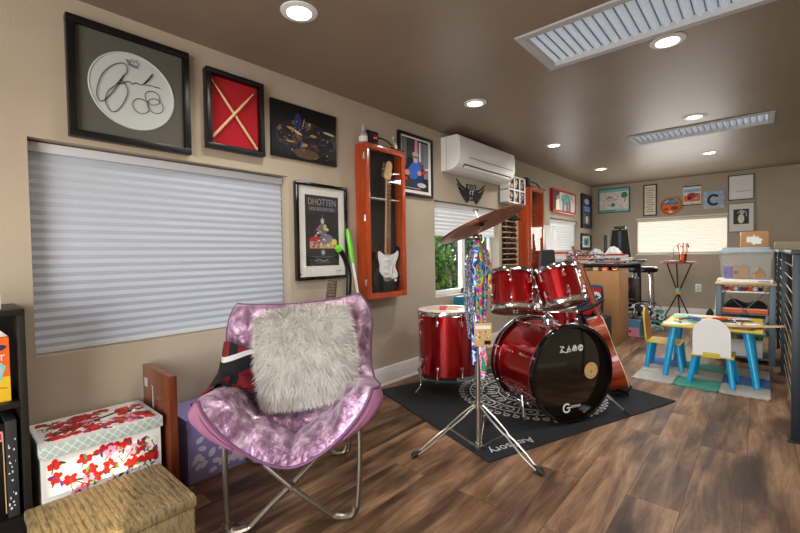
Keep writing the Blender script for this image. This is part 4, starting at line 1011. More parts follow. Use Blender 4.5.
# corner pockets that slip over the frame tips
for sx in (-1, 1):
    b = B(); b.grid(lambda i, j, sx=sx: cbase(sx*(1-.42*i), 1-.45*j)-V((0, 0, .018+.05*(1-i)*(1-j)*math.sin(PI*min(1, j*1.2+.2)))), 12, 12, 'under_fabric'); b.build('corner_pocket', t, smooth=80, solid=.004)
mt = 'tube_bronze'; mat(mt, '#8d8378', .32, .9)
def leg(pts, nm='leg'): b = B(); b.tube(smooth_pts(pts, 6), .0105, mt, 10); return b.build(nm, t)
for sx in (-1, 1):
    # front foot: vertical leg, rounded foot, diagonal crossing to the other side
    leg([(sx*.245+.012, -.225, .42), (sx*.247+.012, -.238, .25), (sx*.238+.008, -.25, .06), (sx*.222+.004, -.253, .018), (sx*.185, -.255, .0115), (sx*.150, -.252, .022)])
    dx = -.006 if sx > 0 else .016
    leg([(sx*.150, -.252, .022), (sx*.075, -.250+dx, .088), (0, -.246+dx, .153), (-sx*.10, -.215+dx, .235)], 'diagonal_leg')
    leg([(sx*.27, .24, .55), (sx*.265, .255, .30), (sx*.25, .27, .06), (sx*.235, .272, .018), (sx*.20, .272, .0115), (sx*.165, .268, .022)])
    leg([(sx*.165, .268, .022), (sx*.08, .262-dx, .095), (0, .258-dx, .165), (-sx*.13, .22-dx, .27)], 'diagonal_leg')
    for yy in (-.252, .272):
        b = B(); b.tube(smooth_pts([(sx*.236, yy, .05), (sx*.224, yy, .019), (sx*.19, yy, .0135), (sx*.158, yy, .020)], 5), .0145, 'tube_bronze', 10); b.build('foot_sleeve', t)
b = B(); b.cyl((0, -.268, .153), (0, -.228, .153), .006, 'chrome'); b.build('pivot_bolt', t)
# shaggy cushion
t = thing('shaggy_cushion', 'white shaggy faux fur cushion propped on the lilac chair', 'cushion', (0, 0, 0))
qc = Matrix.Translation(V((.69, 1.014, 0))) @ CM
cc = V((.055, .045, .588)); tilt = Matrix.Rotation(math.radians(-21), 4, 'X')
t.matrix_world = qc @ Matrix.Translation(cc) @ tilt @ Matrix.Rotation(math.radians(-5), 4, 'Y')
def cush(i, j, side, W_=.190, T_=.066):
    u, v = i*2-1, j*2-1
    f_ = max(0, (1-abs(u)**2.6))*max(0, (1-abs(v)**2.6))
    pinch = 1-.06*(u*u*v*v)
    return V((u*W_*pinch, side*T_*f_**.55, v*W_*pinch))
b = B()
for sd in (-1, 1): b.grid(lambda i, j, sd=sd: cush(i, j, sd), 22, 22, 'fur_white')
bmesh.ops.remove_doubles(b.bm, verts=b.bm.verts[:], dist=1e-4); b.build('cushion_body', t, smooth=80)
b = B(); b.noflip = True; q = random.Random(77)
for k in range(17000):
    i, j = q.random(), q.random()
    sd = -1 if q.random() < .8 else 1
    if q.random() < .28:   # thicker around the rim
        if q.random() < .5: i = q.choice([0.004, .996])
        else: j = q.choice([0.004, .996])
    p = cush(i, j, sd); e_ = .01
    n_ = V(((i-.5)*1.3*(abs(i-.5)*2)**3, sd*(.55), (j-.5)*1.3*(abs(j-.5)*2)**3)).normalized()
    d_ = (n_*.5+V((q.gauss((i-.5)*.9, .28), q.gauss(-.06, .12), q.gauss(-.62+(j-.5)*.8, .32)))).normalized()
    L_ = q.uniform(.028, .06); w_ = q.uniform(.0009, .0019)
    s_ = d_.cross(n_); s_ = s_.normalized()*w_ if s_.length > 1e-4 else V((w_, 0, 0))
    m1 = p+d_*L_*.5+n_*.003; tp = p+d_*L_+V((q.gauss(0, .004), 0, -.007))-n_*.003
    a_, b_, c_, e2, f2 = b.v(p-s_), b.v(p+s_), b.v(m1-s_*.8), b.v(m1+s_*.8), b.v(tp)
    b.f([a_, b_, e2, c_], 'fur_white'); b.f([c_, e2, f2], 'fur_white')
f_ = b.build('fur', t, smooth=180); f_['kind'] = 'stuff'
# plaid throw tucked behind and under the cushion
t = thing('plaid_throw', 'black and red plaid knitted throw tucked behind the cushion on the lilac chair', 'throw', (0, 0, 0))
t.matrix_world = qc
m = mat('plaid', '#171517', .95); n, l, bs = nodes(m)
tc = n.new('ShaderNodeTexCoord'); mp = n.new('ShaderNodeMapping'); mp.inputs['Rotation'].default_value = (0, .2, .25); l.new(tc.outputs['Object'], mp.inputs[0])
sp = n.new('ShaderNodeSeparateXYZ'); l.new(mp.outputs[0], sp.inputs[0])
def stripe(out, freq, th, off=0.):
    a_ = n.new('ShaderNodeMath'); a_.operation = 'MULTIPLY_ADD'; a_.inputs[1].default_value = freq; a_.inputs[2].default_value = off; l.new(out, a_.inputs[0])
    f1 = n.new('ShaderNodeMath'); f1.operation = 'FRACT'; l.new(a_.outputs[0], f1.inputs[0])
    c1 = n.new('ShaderNodeMath'); c1.operation = 'LESS_THAN'; c1.inputs[1].default_value = th; l.new(f1.outputs[0], c1.inputs[0]); return c1
r_ = stripe(sp.outputs['Z'], 7., .55, .71); r2 = stripe(sp.outputs['X'], 9, .72, .3); wz = stripe(sp.outputs['Z'], 6.2, .13, .24)
m1 = n.new('ShaderNodeMix'); m1.data_type = 'RGBA'; m1.inputs['A'].default_value = (*rgb('#151417'), 1); m1.inputs['B'].default_value = (*rgb('#6e1420'), 1)
mm = n.new('ShaderNodeMath'); mm.operation = 'MULTIPLY'; l.new(r_.outputs[0], mm.inputs[0]); l.new(r2.outputs[0], mm.inputs[1]); l.new(mm.outputs[0], m1.inputs['Factor'])
m2 = n.new('ShaderNodeMix'); m2.data_type = 'RGBA'; m2.inputs['B'].default_value = (*rgb('#c9c6c4'), 1); l.new(m1.outputs['Result'], m2.inputs['A']); l.new(wz.outputs[0], m2.inputs['Factor'])
l.new(m2.outputs['Result'], bs.inputs['Base Color'])
def throw_left(i, j):
    u = -1.03+.66*i; v = .24+.46*j*(1-.5*i); p = cbase(u, v); n_ = cnorm(u, v)
    return p+n_*(.078+.020*math.sin(i*7)*math.sin(j*6)-.02*(i < .05))+V((-.012*math.sin(j*3), -.01, .0))
b = B(); b.grid(throw_left, 22, 26, 'plaid'); b.build('draped_side', t, smooth=80, solid=.012)
def throw_right(i, j):
    u = -.36+1.06*i; v = .46+.16*j; p = cbase(u, v); n_ = cnorm(u, v)
    return p+n_*(.062+.010*math.sin(i*13)+.006*math.sin(j*9))
b = B(); b.grid(throw_right, 34, 10, 'plaid'); b.build('tucked_side', t, smooth=80, solid=.010)

# ------------------------------------------------------------------ floor cleaner and duster behind the chair
t = thing('upright_vacuum', 'black and lime green upright vacuum standing behind the lilac chair', 'vacuum cleaner', (.20, 1.70, 0), LW)
b = B(); b.box((-.15, -.13, .02), (.13, .14, .10), 'black', .02); b.build('floor_head', t)
for sx in (-1, 1): b = B(); b.cyl((sx*.10-.01, .10, .05), (sx*.13-.01, .10, .05), .05, 'rubber', seg=20); b.build('wheel', t)
b = B(); b.tube([(.0, .05, .08), (.0, .04, .3), (.0, .03, .60)], .03, 'charcoal', 12); b.build('body_column', t)
b = B(); b.lathe([(0, .36), (.062, .36), (.068, .42), (.068, .66), (.05, .72), (0, .72)], 'green_lime', (.055, -.045, 0), seg=24); b.build('dust_bin', t)
b = B(); b.lathe([(.069, .44), (.071, .45), (.071, .60), (.069, .61)], 'charcoal', (.055, -.045, 0), seg=24); b.build('bin_band', t)
b = B(); b.tube(smooth_pts([(.04, -.02, .58), (.045, -.03, .78), (.05, -.03, .90), (.02, -.03, 1.0), (-.025, -.03, 1.055)], 5), .018, 'black', 12, radii=None); hd_ = b.build('handle', t)
b = B(); b.tube([(-.022, -.03, 1.052), (-.042, -.03, 1.073)], .020, 'green_lime', 12); b.build('grip_end', hd_)
b = B(); n_ = 60; pts = [(-.035-.03*math.sin(k/n_*PI), .03, .30+.56*k/n_) for k in range(n_+1)]
b.tube(pts, .03, 'hose_brown', 12, radii=[.028 if k % 2 else .033 for k in range(n_+1)]); b.build('hose', t)
t = thing('duster_pole', 'white pole with lime green grip leaning on the wall by the poster', 'duster', (0, 0, 0))
pb, pt = V((.20, 2.00, .004)), V((.045, 1.905, 1.205)); dd = pt-pb
b = B(); b.tube([pb, pb+dd*.8], .009, 'white', 10); b.build('pole', t)
b = B(); b.tube([pb+dd*.8, pb+dd*.83, pb+dd*.9, pb+dd*.97, pt], .012, 'green_lime', 12, radii=[.010, .015, .017, .013, .006]); b.build('grip', t)

# ================================================================== DRUM KIT
# printed rug
rug_d = V((.347, .938, 0)).normalized(); rug_e = V((.938, -.347, 0)).normalized(); tip = V((1.221, 1.75, 0))
RM = Matrix((rug_d, -rug_e, V((0, 0, 1)))).transposed().to_4x4(); RM.translation = tip
t = thing('drum_rug', 'black drum rug with a pale mandala print under the kit', 'rug'); t.matrix_world = RM     # local x along the front edge, y towards the wall
b = B(); b.box((0, 0, .0005), (1.62, 1.245, .007), 'rug_black', .001); b.build('rug_pile', t)
A = Art(0); A.b.T = Matrix.Rotation(-PI/2, 4, 'X').inverted() if False else Matrix.Translation((0, 0, .0071)) @ Matrix.Rotation(-PI/2, 4, 'X')
# in this frame (u, w) -> local (x, y) = (u, w)
mc = RM.inverted() @ V((.955, 2.82, 0)); MX, MY, MR = mc.x, mc.y, .52
def ringb(r, w_, a0=0, a1=2*PI, n=72):
    for k in range(n):
        a, c = a0+(a1-a0)*k/n, a0+(a1-a0)*(k+1)/n
        yield [(MX+(r-w_/2)*math.cos(a), MY+(r-w_/2)*math.sin(a)), (MX+(r-w_/2)*math.cos(c), MY+(r-w_/2)*math.sin(c)), (MX+(r+w_/2)*math.cos(c), MY+(r+w_/2)*math.sin(c)), (MX+(r+w_/2)*math.cos(a), MY+(r+w_/2)*math.sin(a))]
def rp(poly): A.b.prism(poly, 'rug_print', (0, 0, 0), (1, 0, 0), (0, 0, 1), .0002)
A.b.T = Matrix.Translation((0, 0, .0071)) @ Matrix(((1, 0, 0, 0), (0, 0, 1, 0), (0, -1, 0, 0), (0, 0, 0, 1))) @ Matrix(((1, 0, 0, 0), (0, 1, 0, 0), (0, 0, 1, 0), (0, 0, 0, 1)))
A.b.T = Matrix.Translation((0, 0, .0071))
def rp(poly): A.b.prism(poly, 'rug_print', (0, 0, 0), (1, 0, 0), (0, 1, 0), .0003)
for r in (.425, .335, .22, .10):
    for pl in ringb(r, .010): rp(pl)
for k in range(52):
    a = 2*PI*k/52; c_ = (MX+.488*math.cos(a), MY+.488*math.sin(a)); o_ = ell(c_[0], c_[1], .022, .022, 12)
    for i_ in range(12):
        p_, q_ = o_[i_], o_[(i_+1) % 12]; m_ = lambda z_: (c_[0]+(z_[0]-c_[0])*.5, c_[1]+(z_[1]-c_[1])*.5)
        rp([m_(p_), m_(q_), q_, p_])
for k in range(44):
    a = 2*PI*k/44; rp(ell(MX+.455*math.cos(a), MY+.455*math.sin(a), .012, .005, 8, rot=a))
for k in range(16):
    a = 2*PI*k/16; cx, cy = MX+.38*math.cos(a), MY+.38*math.sin(a)
    rp(band(ell(cx, cy, .036, .045, 18, rot=a, a0=.3, a1=5.6), .011)); rp(ell(cx, cy, .010, .014, 10, rot=a))
    a += PI/16; rp(band([(MX+.345*math.cos(a), MY+.345*math.sin(a)), (MX+.42*math.cos(a), MY+.42*math.sin(a))], .010))
for k in range(12):
    a = 2*PI*k/12; cx, cy = MX+.278*math.cos(a), MY+.278*math.sin(a)
    rp(band(ell(cx, cy, .042, .028, 16, rot=a, a0=.5, a1=5.2), .011)); rp(band(ell(cx, cy, .018, .012, 12, rot=a, a0=0, a1=5), .007))
    a += PI/12; rp(ell(MX+.275*math.cos(a), MY+.275*math.sin(a), .03, .008, 10, rot=a))
for k in range(8):
    a = 2*PI*k/8; rp(band(ell(MX+.16*math.cos(a), MY+.16*math.sin(a), .042, .03, 16, rot=a, a0=.4, a1=5.8), .010))
for k in range(10): a = 2*PI*k/10; rp(ell(MX+.055*math.cos(a), MY+.055*math.sin(a), .025, .009, 10, rot=a))
A.b.build('mandala_print', t, smooth=0)
inv = RM.inverted(); pA, pY = inv @ V((1.282, 2.121, 0)), inv @ V((1.175, 1.843, 0))
b = B(); xd = (pY-pA).normalized(); yd = V((0, 0, 1)).cross(xd)
b.text('Aerisory', .085, 'rug_print', (pA+pY)/2+V((0, 0, .0072)), xd, yd, d=.0002, width=(pY-pA).length); b.build('lettering', t, smooth=0)

def drum(name, label, loc, axis, R_, h, nl, group=None, hoop='chrome', hoopw=.03, up=None, top='drumhead_white', lug_rows=2, phase=0., shell='red_drum', bottom='drumhead_white', lugR=None, upv=None):
    t = thing(name, label, 'drum', loc, group=group)
    x, y, z = frame(axis, upv)
    M = Matrix((x, y, z)).transposed(); t.rotation_euler = M.to_euler()
    hw = hoopw
    b = B(); b.lathe([(R_, .012), (R_, h-.012)], shell, seg=56); b.build('shell', t)
    b = B(); b.lathe([(0, h-.004), (R_-.004, h-.004), (R_+.002, h-.008), (R_+.002, h-.016)], top, seg=56); b.build('batter_head', t)
    b = B(); b.lathe([(0, .004), (R_-.004, .004), (R_+.002, .008), (R_+.002, .016)], bottom, seg=56); b.build('resonant_head', t)
    for s_ in (0, 1):
        if hoop == 'black_gloss':
            z0 = h-.02 if s_ else -.018; z1 = z0+.038
            pr = [(R_+.003, z0), (R_+.020, z0), (R_+.022, z0+.004), (R_+.022, z1-.004), (R_+.020, z1), (R_+.003, z1), (R_+.003, z0)]
        else:
            f0 = h+.006 if s_ else -.006; f1 = h-hw+.004 if s_ else hw-.004
            pr = [(R_+.001, f0), (R_+.006, f0+(.001 if s_ else -.001)), (R_+.006, (f0+f1)/2), (R_+.012, f1), (R_+.014, f1-(.002 if s_ else -.002)), (R_+.004, f1), (R_+.002, (f0+f1)/2), (R_+.001, f0)]
        b = B(); b.lathe(pr, hoop, seg=56); hp = b.build('hoop', t)
        if hoop == 'black_gloss':
            b = B(); b.torus((0, 0, (z1-.001 if s_ == 0 else z0+.001)), (0, 0, 1), R_+.018, .0045, 'chrome', 56, 6); b.build('chrome_inlay', hp)
    for r_ in range(lug_rows):
        zz = (.13 if hoop == 'black_gloss' else min(.075, h*.28)); zz = zz if r_ == 0 else h-zz
        sg_ = -1 if r_ == 0 else 1
        for k in range(nl):
            a = phase+2*PI*k/nl; c_, s_ = math.cos(a), math.sin(a)
            b = B(); p = V((c_*(R_+.010), s_*(R_+.010), zz))
            b.cbox(p, (.018, .017, .042), 'chrome', .006, (0, 0, a))
            e_ = V((c_*(R_+.014), s_*(R_+.014), zz+sg_*.02)); f_ = V((c_*(R_+.014), s_*(R_+.014), (h-.008 if sg_ > 0 else .008)))
            b.cyl(e_, f_, .003, 'chrome', seg=8)
            b.cyl(f_-V((0, 0, sg_*.018)), f_+V((0, 0, sg_*.002)), .0065, 'chrome', seg=8)
            if hoop == 'black_gloss': b.cbox(V((c_*(R_+.024), s_*(R_+.024), (h-.004 if sg_ > 0 else .004))), (.012, .012, .03), 'chrome', .002, (0, 0, a))
            b.build('lug', t)
    return t, M
RR = V((.7506, .6608, 0)); AA = V((-.6608, .7506, 0)); UP = V((0, 0, 1))
# bass drum
bn = V((.8746, -.4848, 0)).normalized(); F0 = V((1.372, 2.472, .302)); bh = .40
bass, BMt = drum('bass_drum', 'large red bass drum with a dark front head and round port', F0-bn*bh, bn, .272, bh, 8, hoop='black_gloss', top='bass_front', upv=(0, 0, 1), phase=PI/8)
mat('bass_front', '#17120b', .13, coat=.5)
A = Art(0)
BT = Matrix.Translation((0, 0, bh-.0035))
# the drum frame: columns x,y of frame(); find which local direction is world up / viewer right
Mi = BMt.inverted(); lu = Mi @ UP; lr = Mi @ V((.4848, .8746, 0))
b = B(); c_ = lr*.145+lu*.0+V((0, 0, bh-.0035)); b.prism([( .05*math.cos(a), .05*math.sin(a)) for a in (2*PI*k/28 for k in range(28))], 'tan', c_, lr, lu, .0012)
for a in (1.6, .2, -1.0, -1.7, 3.9): b.prism([(.038*math.cos(a)+.003*math.cos(x_), .038*math.sin(a)+.003*math.sin(x_)) for x_ in (2*PI*k/8 for k in range(8))], 'black', c_, lr, lu, .0018)
b.prism([(.006*math.cos(x_), -.006+.006*math.sin(x_)) for x_ in (2*PI*k/10 for k in range(10))], 'brown', c_, lr, lu, .0018); b.build('port_disc', bass, smooth=0)
b = B(); o_ = V((0, 0, bh-.0035))
def bp(poly, m='paper', lift=.001): b.prism(poly, m, o_, lr, lu, lift)
bp(band(ell(-.038, -.205, .024, .024, 26, a0=.75, a1=5.9), .009)); bp(rect(-.036, -.209, -.010, -.201))
b.text('ammon', .034, 'paper', o_+lr*.028+lu*-.198, lr, lu, d=.0014, width=.072); b.build('drum_logo', bass, smooth=0)
b = B()
z_ = .145
bp(band([(-.085, z_+.018), (-.06, z_+.018), (-.075, z_), (-.085, z_-.014), (-.06, z_-.014)], .006)); bp(band(ell(-.06, z_, .012, .012, 14, a0=1, a1=5), .005)); bp(band([(-.055, z_-.018), (-.03, z_-.018)], .005))
bp(band([(-.035, z_-.016), (-.02, z_+.018), (-.005, z_-.016), (-.035, z_-.016)], .005)); bp(ell(-.02, z_-.003, .006, .006, 10))
for a in (PI/2, PI*7/6, PI*11/6): bp(band(ell(.022+.008*math.cos(a), z_+.008*math.sin(a), .010, .010, 14), .004))
bp(band(ell(.022, z_, .013, .013, 14), .0035))
bp(band(ell(.066, z_, .017, .017, 20), .005)); bp(band([(.066, z_-.014), (.066, z_+.014)], .004)); bp(band(ell(.066, z_, .008, .012, 12), .003)); b.build('symbol_row', bass, smooth=0)
# spurs
for s_, foot in ((-1, V((1.154, 2.289, .009))), (1, V((1.60, 2.80, .009)))):
    Mw = Matrix.Translation(F0-bn*bh) @ BMt.to_4x4(); Mwi = Mw.inverted()
    side = lr*s_; top_ = V((0, 0, bh*.80 if s_ > 0 else bh*.62))+side*.272*.90+lu*-.272*.44
    ft = Mwi @ foot
    b = B(); b.ball(top_, .026, 'chrome', (1, 1, 1.2), 12, 8); b.tube([top_, top_+(ft-top_)*.5], .012, 'chrome', 10); b.tube([top_+(ft-top_)*.45, ft+(top_-ft)*.08], .0085, 'chrome', 8)
    b.tube([ft+(top_-ft)*.16, ft], .009, 'rubber', 10, radii=[.011, .006]); b.build('spur', bass)
# tom post and holders (part of the bass drum)
post = F0-bn*(bh*.52)+V((0, 0, .272)); pb_ = Mwi @ post
b = B(); b.ball(pb_+lu*.008, .036, 'chrome', (1, 1.3, 1), 14, 8); b.cbox(pb_+lu*.01, (.07, .05, .03), 'chrome', .006); b.tube([pb_, pb_+lu*.24], .0115, 'chrome', 12); b.build('tom_post', bass)
# toms
mat('tom_under', '#8a5a3a', .2, coat=.5)  # brown put in as the floor mirrored in the clear bottom heads
def tomaxis(t_, l_): return (UP+AA*math.tan(math.radians(t_))+RR*l_).normalized()
a1 = tomaxis(19, .04); a2 = tomaxis(20, -.15)
h1, h2 = .245, .225
tc1, tc2 = V((1.022, 2.414, .775)), V((1.283, 2.510, .808))
T1, _ = drum('rack_tom', 'smaller red rack tom on the left above the bass drum', tc1-a1*h1/2, a1, .129, h1, 6, hoopw=.026, group='red rack toms', phase=.35, bottom='tom_under')
T2, _ = drum('rack_tom', 'larger red rack tom on the right above the bass drum', tc2-a2*h2/2, a2, .122, h2, 6, hoopw=.026, group='red rack toms', phase=.1, bottom='tom_under')
# holder arms from the post to each tom
topw = post+V((0, 0, .20))
for tcx, axx, R_, T_ in ((tc1, a1, .129, T1), (tc2, a2, .122, T2)):
    dirv = (topw-tcx); dirv -= axx*dirv.dot(axx); dirv = dirv.normalized(); bw = tcx+dirv*R_
    Mx = (Matrix.Translation(T_.location) @ T_.rotation_euler.to_matrix().to_4x4()).inverted(); loc_ = Mx @ bw; dl_ = Mx.to_3x3() @ dirv
    b = B(); b.cyl(loc_-dl_*.002, loc_+dl_*.012, .034, 'chrome', seg=20); b.ball(loc_+dl_*.02, .02, 'chrome', seg=12, rings=8); b.tube([loc_+V((0, 0, .04)), loc_+dl_*.014+V((0, 0, .03)), loc_+dl_*.014-V((0, 0, .03)), loc_-V((0, 0, .04))], .008, 'chrome'); b.build('mount_bracket', T_)
    e_ = Mwi @ (bw+dirv*.022); b = B(); b.tube([Mwi @ topw, e_], .010, 'chrome', 10); b.ball(Mwi @ topw, .022, 'chrome', seg=12, rings=8); b.ball(e_+(Mwi@topw-e_)*.35, .017, 'chrome', seg=10, rings=8); b.build('tom_arm', bass)
# floor tom
ft, _ = drum('floor_tom', 'deep red floor tom standing on three legs at the left', (.445, 2.52, .1285), UP, .212, .474, 8, hoopw=.026, phase=.3)
for ang, bend in ((math.radians(222), 1), (math.radians(342), 1), (math.radians(102), 1)):
    c_, s_ = math.cos(ang), math.sin(ang); R_ = .212
    b = B(); b.cbox((c_*(R_+.016), s_*(R_+.016), .12), (.03, .03, .055), 'chrome', .006, (0, 0, ang)); b.build('leg_bracket', ft)
    b = B(); b.tube(smooth_pts([(c_*(R_+.026), s_*(R_+.026), .34), (c_*(R_+.026), s_*(R_+.026), .10), (c_*(R_+.026), s_*(R_+.026), -.045), (c_*(R_+.065), s_*(R_+.065), -.092), (c_*(R_+.067), s_*(R_+.067), -.110)], 5), .0055, 'chrome', 8)
    b.tube([(c_*(R_+.067), s_*(R_+.067), -.104), (c_*(R_+.067), s_*(R_+.067), -.1208)], .008, 'rubber', 10); b.build('leg', ft)
b = B(); b.bm.free()
for k, (p0, p1, lab) in enumerate((((.30, 2.44), (.52, 2.60), 'drumstick lying across the floor tom head, nearer the wall'), ((.36, 2.38), (.56, 2.50), 'drumstick lying across the floor tom head, nearer the stand'))):
    p0, p1 = V((*p0, .617)), V((*p1, .617)); dd = p1-p0; t = thing('loose_drumstick', lab, 'drumstick')
    b = B(); b.tube([p0, p0+dd*.03, p0+dd*.3, p1], .0065, 'stick_wood', 8, radii=[.003, .0045, .006, .0075]); b.build('stick', t)
    b = B(); b.tube([p0+dd*.42, p0+dd*.62], .0088, 'red_bright', 10); b.build('red_grip', t)
# snare
sn, _ = drum('snare_drum', 'red snare drum partly hidden behind the rack toms', (1.017, 3.067, .475), UP, .172, .135, 8, hoopw=.022, phase=.2)
b = B(); b.cyl((.172*.70, -.172*.712, .07), (.181*.70, -.181*.712, .07), .022, 'gold', seg=18); b.cyl((.18*.7, -.18*.712, .07), (.184*.7, -.184*.712, .07), .012, 'black', seg=14); b.build('vent_badge', sn)
t = thing('snare_stand', 'chrome tripod snare stand behind the bass drum', 'drum stand', (1.017, 3.067, 0))
b = B(); b.cyl((0, 0, .10), (0, 0, .42), .012, 'chrome'); b.build('pole', t)
for k in range(3):
    a = k*2.094+.8; c_, s_ = math.cos(a), math.sin(a)
    b = B(); b.tube([(0, 0, .24), (c_*.20, s_*.20, .016)], .008, 'chrome'); b.ball((c_*.2, s_*.2, .016), .012, 'rubber', seg=8, rings=6); b.build('leg', t)
    b = B(); b.tube([(0, 0, .40), (c_*.19, s_*.19, .455), (c_*.192, s_*.192, .492)], .007, 'chrome'); b.build('basket_arm', t)
# throne with back rest
t = thing('drum_throne', 'black drum throne whose padded back rest shows between the cabinet and toms', 'stool', (.715, 3.65, 0))
b = B(); b.lathe([(0, .42), (.15, .42), (.165, .45), (.16, .50), (.12, .515), (0, .515)], 'black_matte', seg=28); b.build('seat', t)
b = B(); b.cyl((0, 0, .12), (0, 0, .42), .018, 'chrome'); b.build('pole', t)
for k in range(3): a = k*2.094; b = B(); b.tube([(0, 0, .22), (math.cos(a)*.24, math.sin(a)*.24, .012)], .011, 'chrome'); b.build('leg', t)
b = B(); b.tube(smooth_pts([(-.0, .10, .44), (-.0, .20, .47), (-.0, .20, .60), (0, .19, .90)], 5), .013, 'black'); b.build('back_post', t)
b = B(); bb = bmesh.ops.create_cube(b.bm, size=1)
for v_ in bb['verts']: v_.co = V((v_.co.x*.155*(1 if v_.co.z < 0 else .84), v_.co.y*.05, v_.co.z*.20))
b.mi('charcoal'); bmesh.ops.bevel(b.bm, geom=b.bm.edges[:], offset=.022, segments=3, profile=.6, affect='EDGES')
b.build('back_rest', t, loc=(-.02, .165, .945), rot=(0, 0, .72))
# cymbal stand
ST = V((1.112, 1.838, 0))
t = thing('cymbal_stand', 'chrome double braced cymbal stand in front of the drums', 'cymbal stand', ST)
feet = [V((.909, 1.557, 0))-ST, V((1.457, 1.805, 0))-ST, V((.99, 2.165, .008))-ST]
b = B(); b.cyl((0, 0, .014), (0, 0, .56), .0125, 'chrome_dull', seg=14); b.cyl((0, 0, .56), (0, 0, .90), .0095, 'chrome_dull', seg=12); b.cyl((0, 0, .90), (0, 0, 1.105), .007, 'chrome_dull', seg=10)
pl = b.build('pole', t)
for z, r in ((.235, .021), (.56, .019), (.90, .016), (.020, .019)):
    b = B(); b.cyl((0, 0, z-.018), (0, 0, z+.018), r, 'chrome_dull', seg=14); b.cyl((0, 0, z), (.03*RR.x, .03*RR.y, z), .005, 'chrome_dull', seg=8); b.cbox((.033*RR.x, .033*RR.y, z), (.006, .022, .012), 'chrome', .002); b.build('clamp_collar', t)
for f_ in feet:
    d_ = f_.normalized(); sd = d_.cross(UP)*.0125; k0 = V((0, 0, .235))+d_*.02; k1 = f_+V((0, 0, .018))-d_*.02
    b = B()
    for s_ in (-1, 1):
        b.tube([k0+sd*s_*.9, k0+(k1-k0)*.22+sd*s_*1.5, k0+(k1-k0)*.44+sd*s_*1.2, k0+(k1-k0)*.5+sd*s_*.7, k0+(k1-k0)*.58+sd*s_*1.3, k0+(k1-k0)*.8+sd*s_*1.4, k1+sd*s_*.7], .0048, 'chrome_dull', 8)
    lg = b.build('leg', t)
    b = B(); b.tube([k1-d_*.02+V((0, 0, .006)), k1+d_*.018, f_+V((0, 0, .010))+d_*.012], .012, 'rubber', 10, radii=[.010, .015, .0105]); b.build('rubber_foot', lg)
    b = B(); mid = k0+(k1-k0)*.47
    for s_ in (-1, 1): b.tube([V((0, 0, .020))+d_*.016+sd*s_*.6, mid+sd*s_*.6], .004, 'chrome_dull', 6)
    b.build('brace', t)
cym_c = V((1.125, 1.853, 1.183))-ST
d_s = V((-.66, .75, 0)); view = (V((1.125, 1.853, 1.18))-V((2.2068, 0, 1.0165))).normalized()
rr_ = view.cross(UP).normalized(); uu_ = rr_.cross(view)
N = (view*.17+(rr_*-.385+uu_*.923)*.985).normalized()
b = B(); base_ = V((0, 0, 1.10)); b.ball(base_, .018, 'chrome_dull', seg=12, rings=8); b.cyl(base_-RR*.018, base_+RR*.02, .010, 'chrome_dull'); b.cyl(base_+RR*.02, base_+RR*.026, .016, 'chrome', seg=10); b.build('tilter', t)
b = B(); b.tube([base_, cym_c-N*.02, cym_c+N*.055], .0045, 'chrome', 8); b.cyl(cym_c+N*.006, cym_c+N*.02, .013, 'black_matte', seg=14); b.cyl(cym_c-N*.028, cym_c-N*.012, .012, 'black_matte', seg=14)
b.cyl(cym_c+N*.045, cym_c+N*.06, .007, 'chrome'); x_, y_, _ = frame(N); b.cbox(cym_c+N*.06, (.03, .006, .014), 'chrome', .002); b.build('cymbal_rod', t)
b = B(); b.lathe([(.006, -.002), (.012, -.002), (.030, -.010), (.040, -.022), (.10, -.023), (.17, -.027), (.2305, -.033)], 'bronze', ST+cym_c+N*.012, N, 72)
x_ = tag(b.build('ride_cymbal', smooth=60, solid=.0016), 'large tilted bronze cymbal on top of the cymbal stand', 'cymbal')
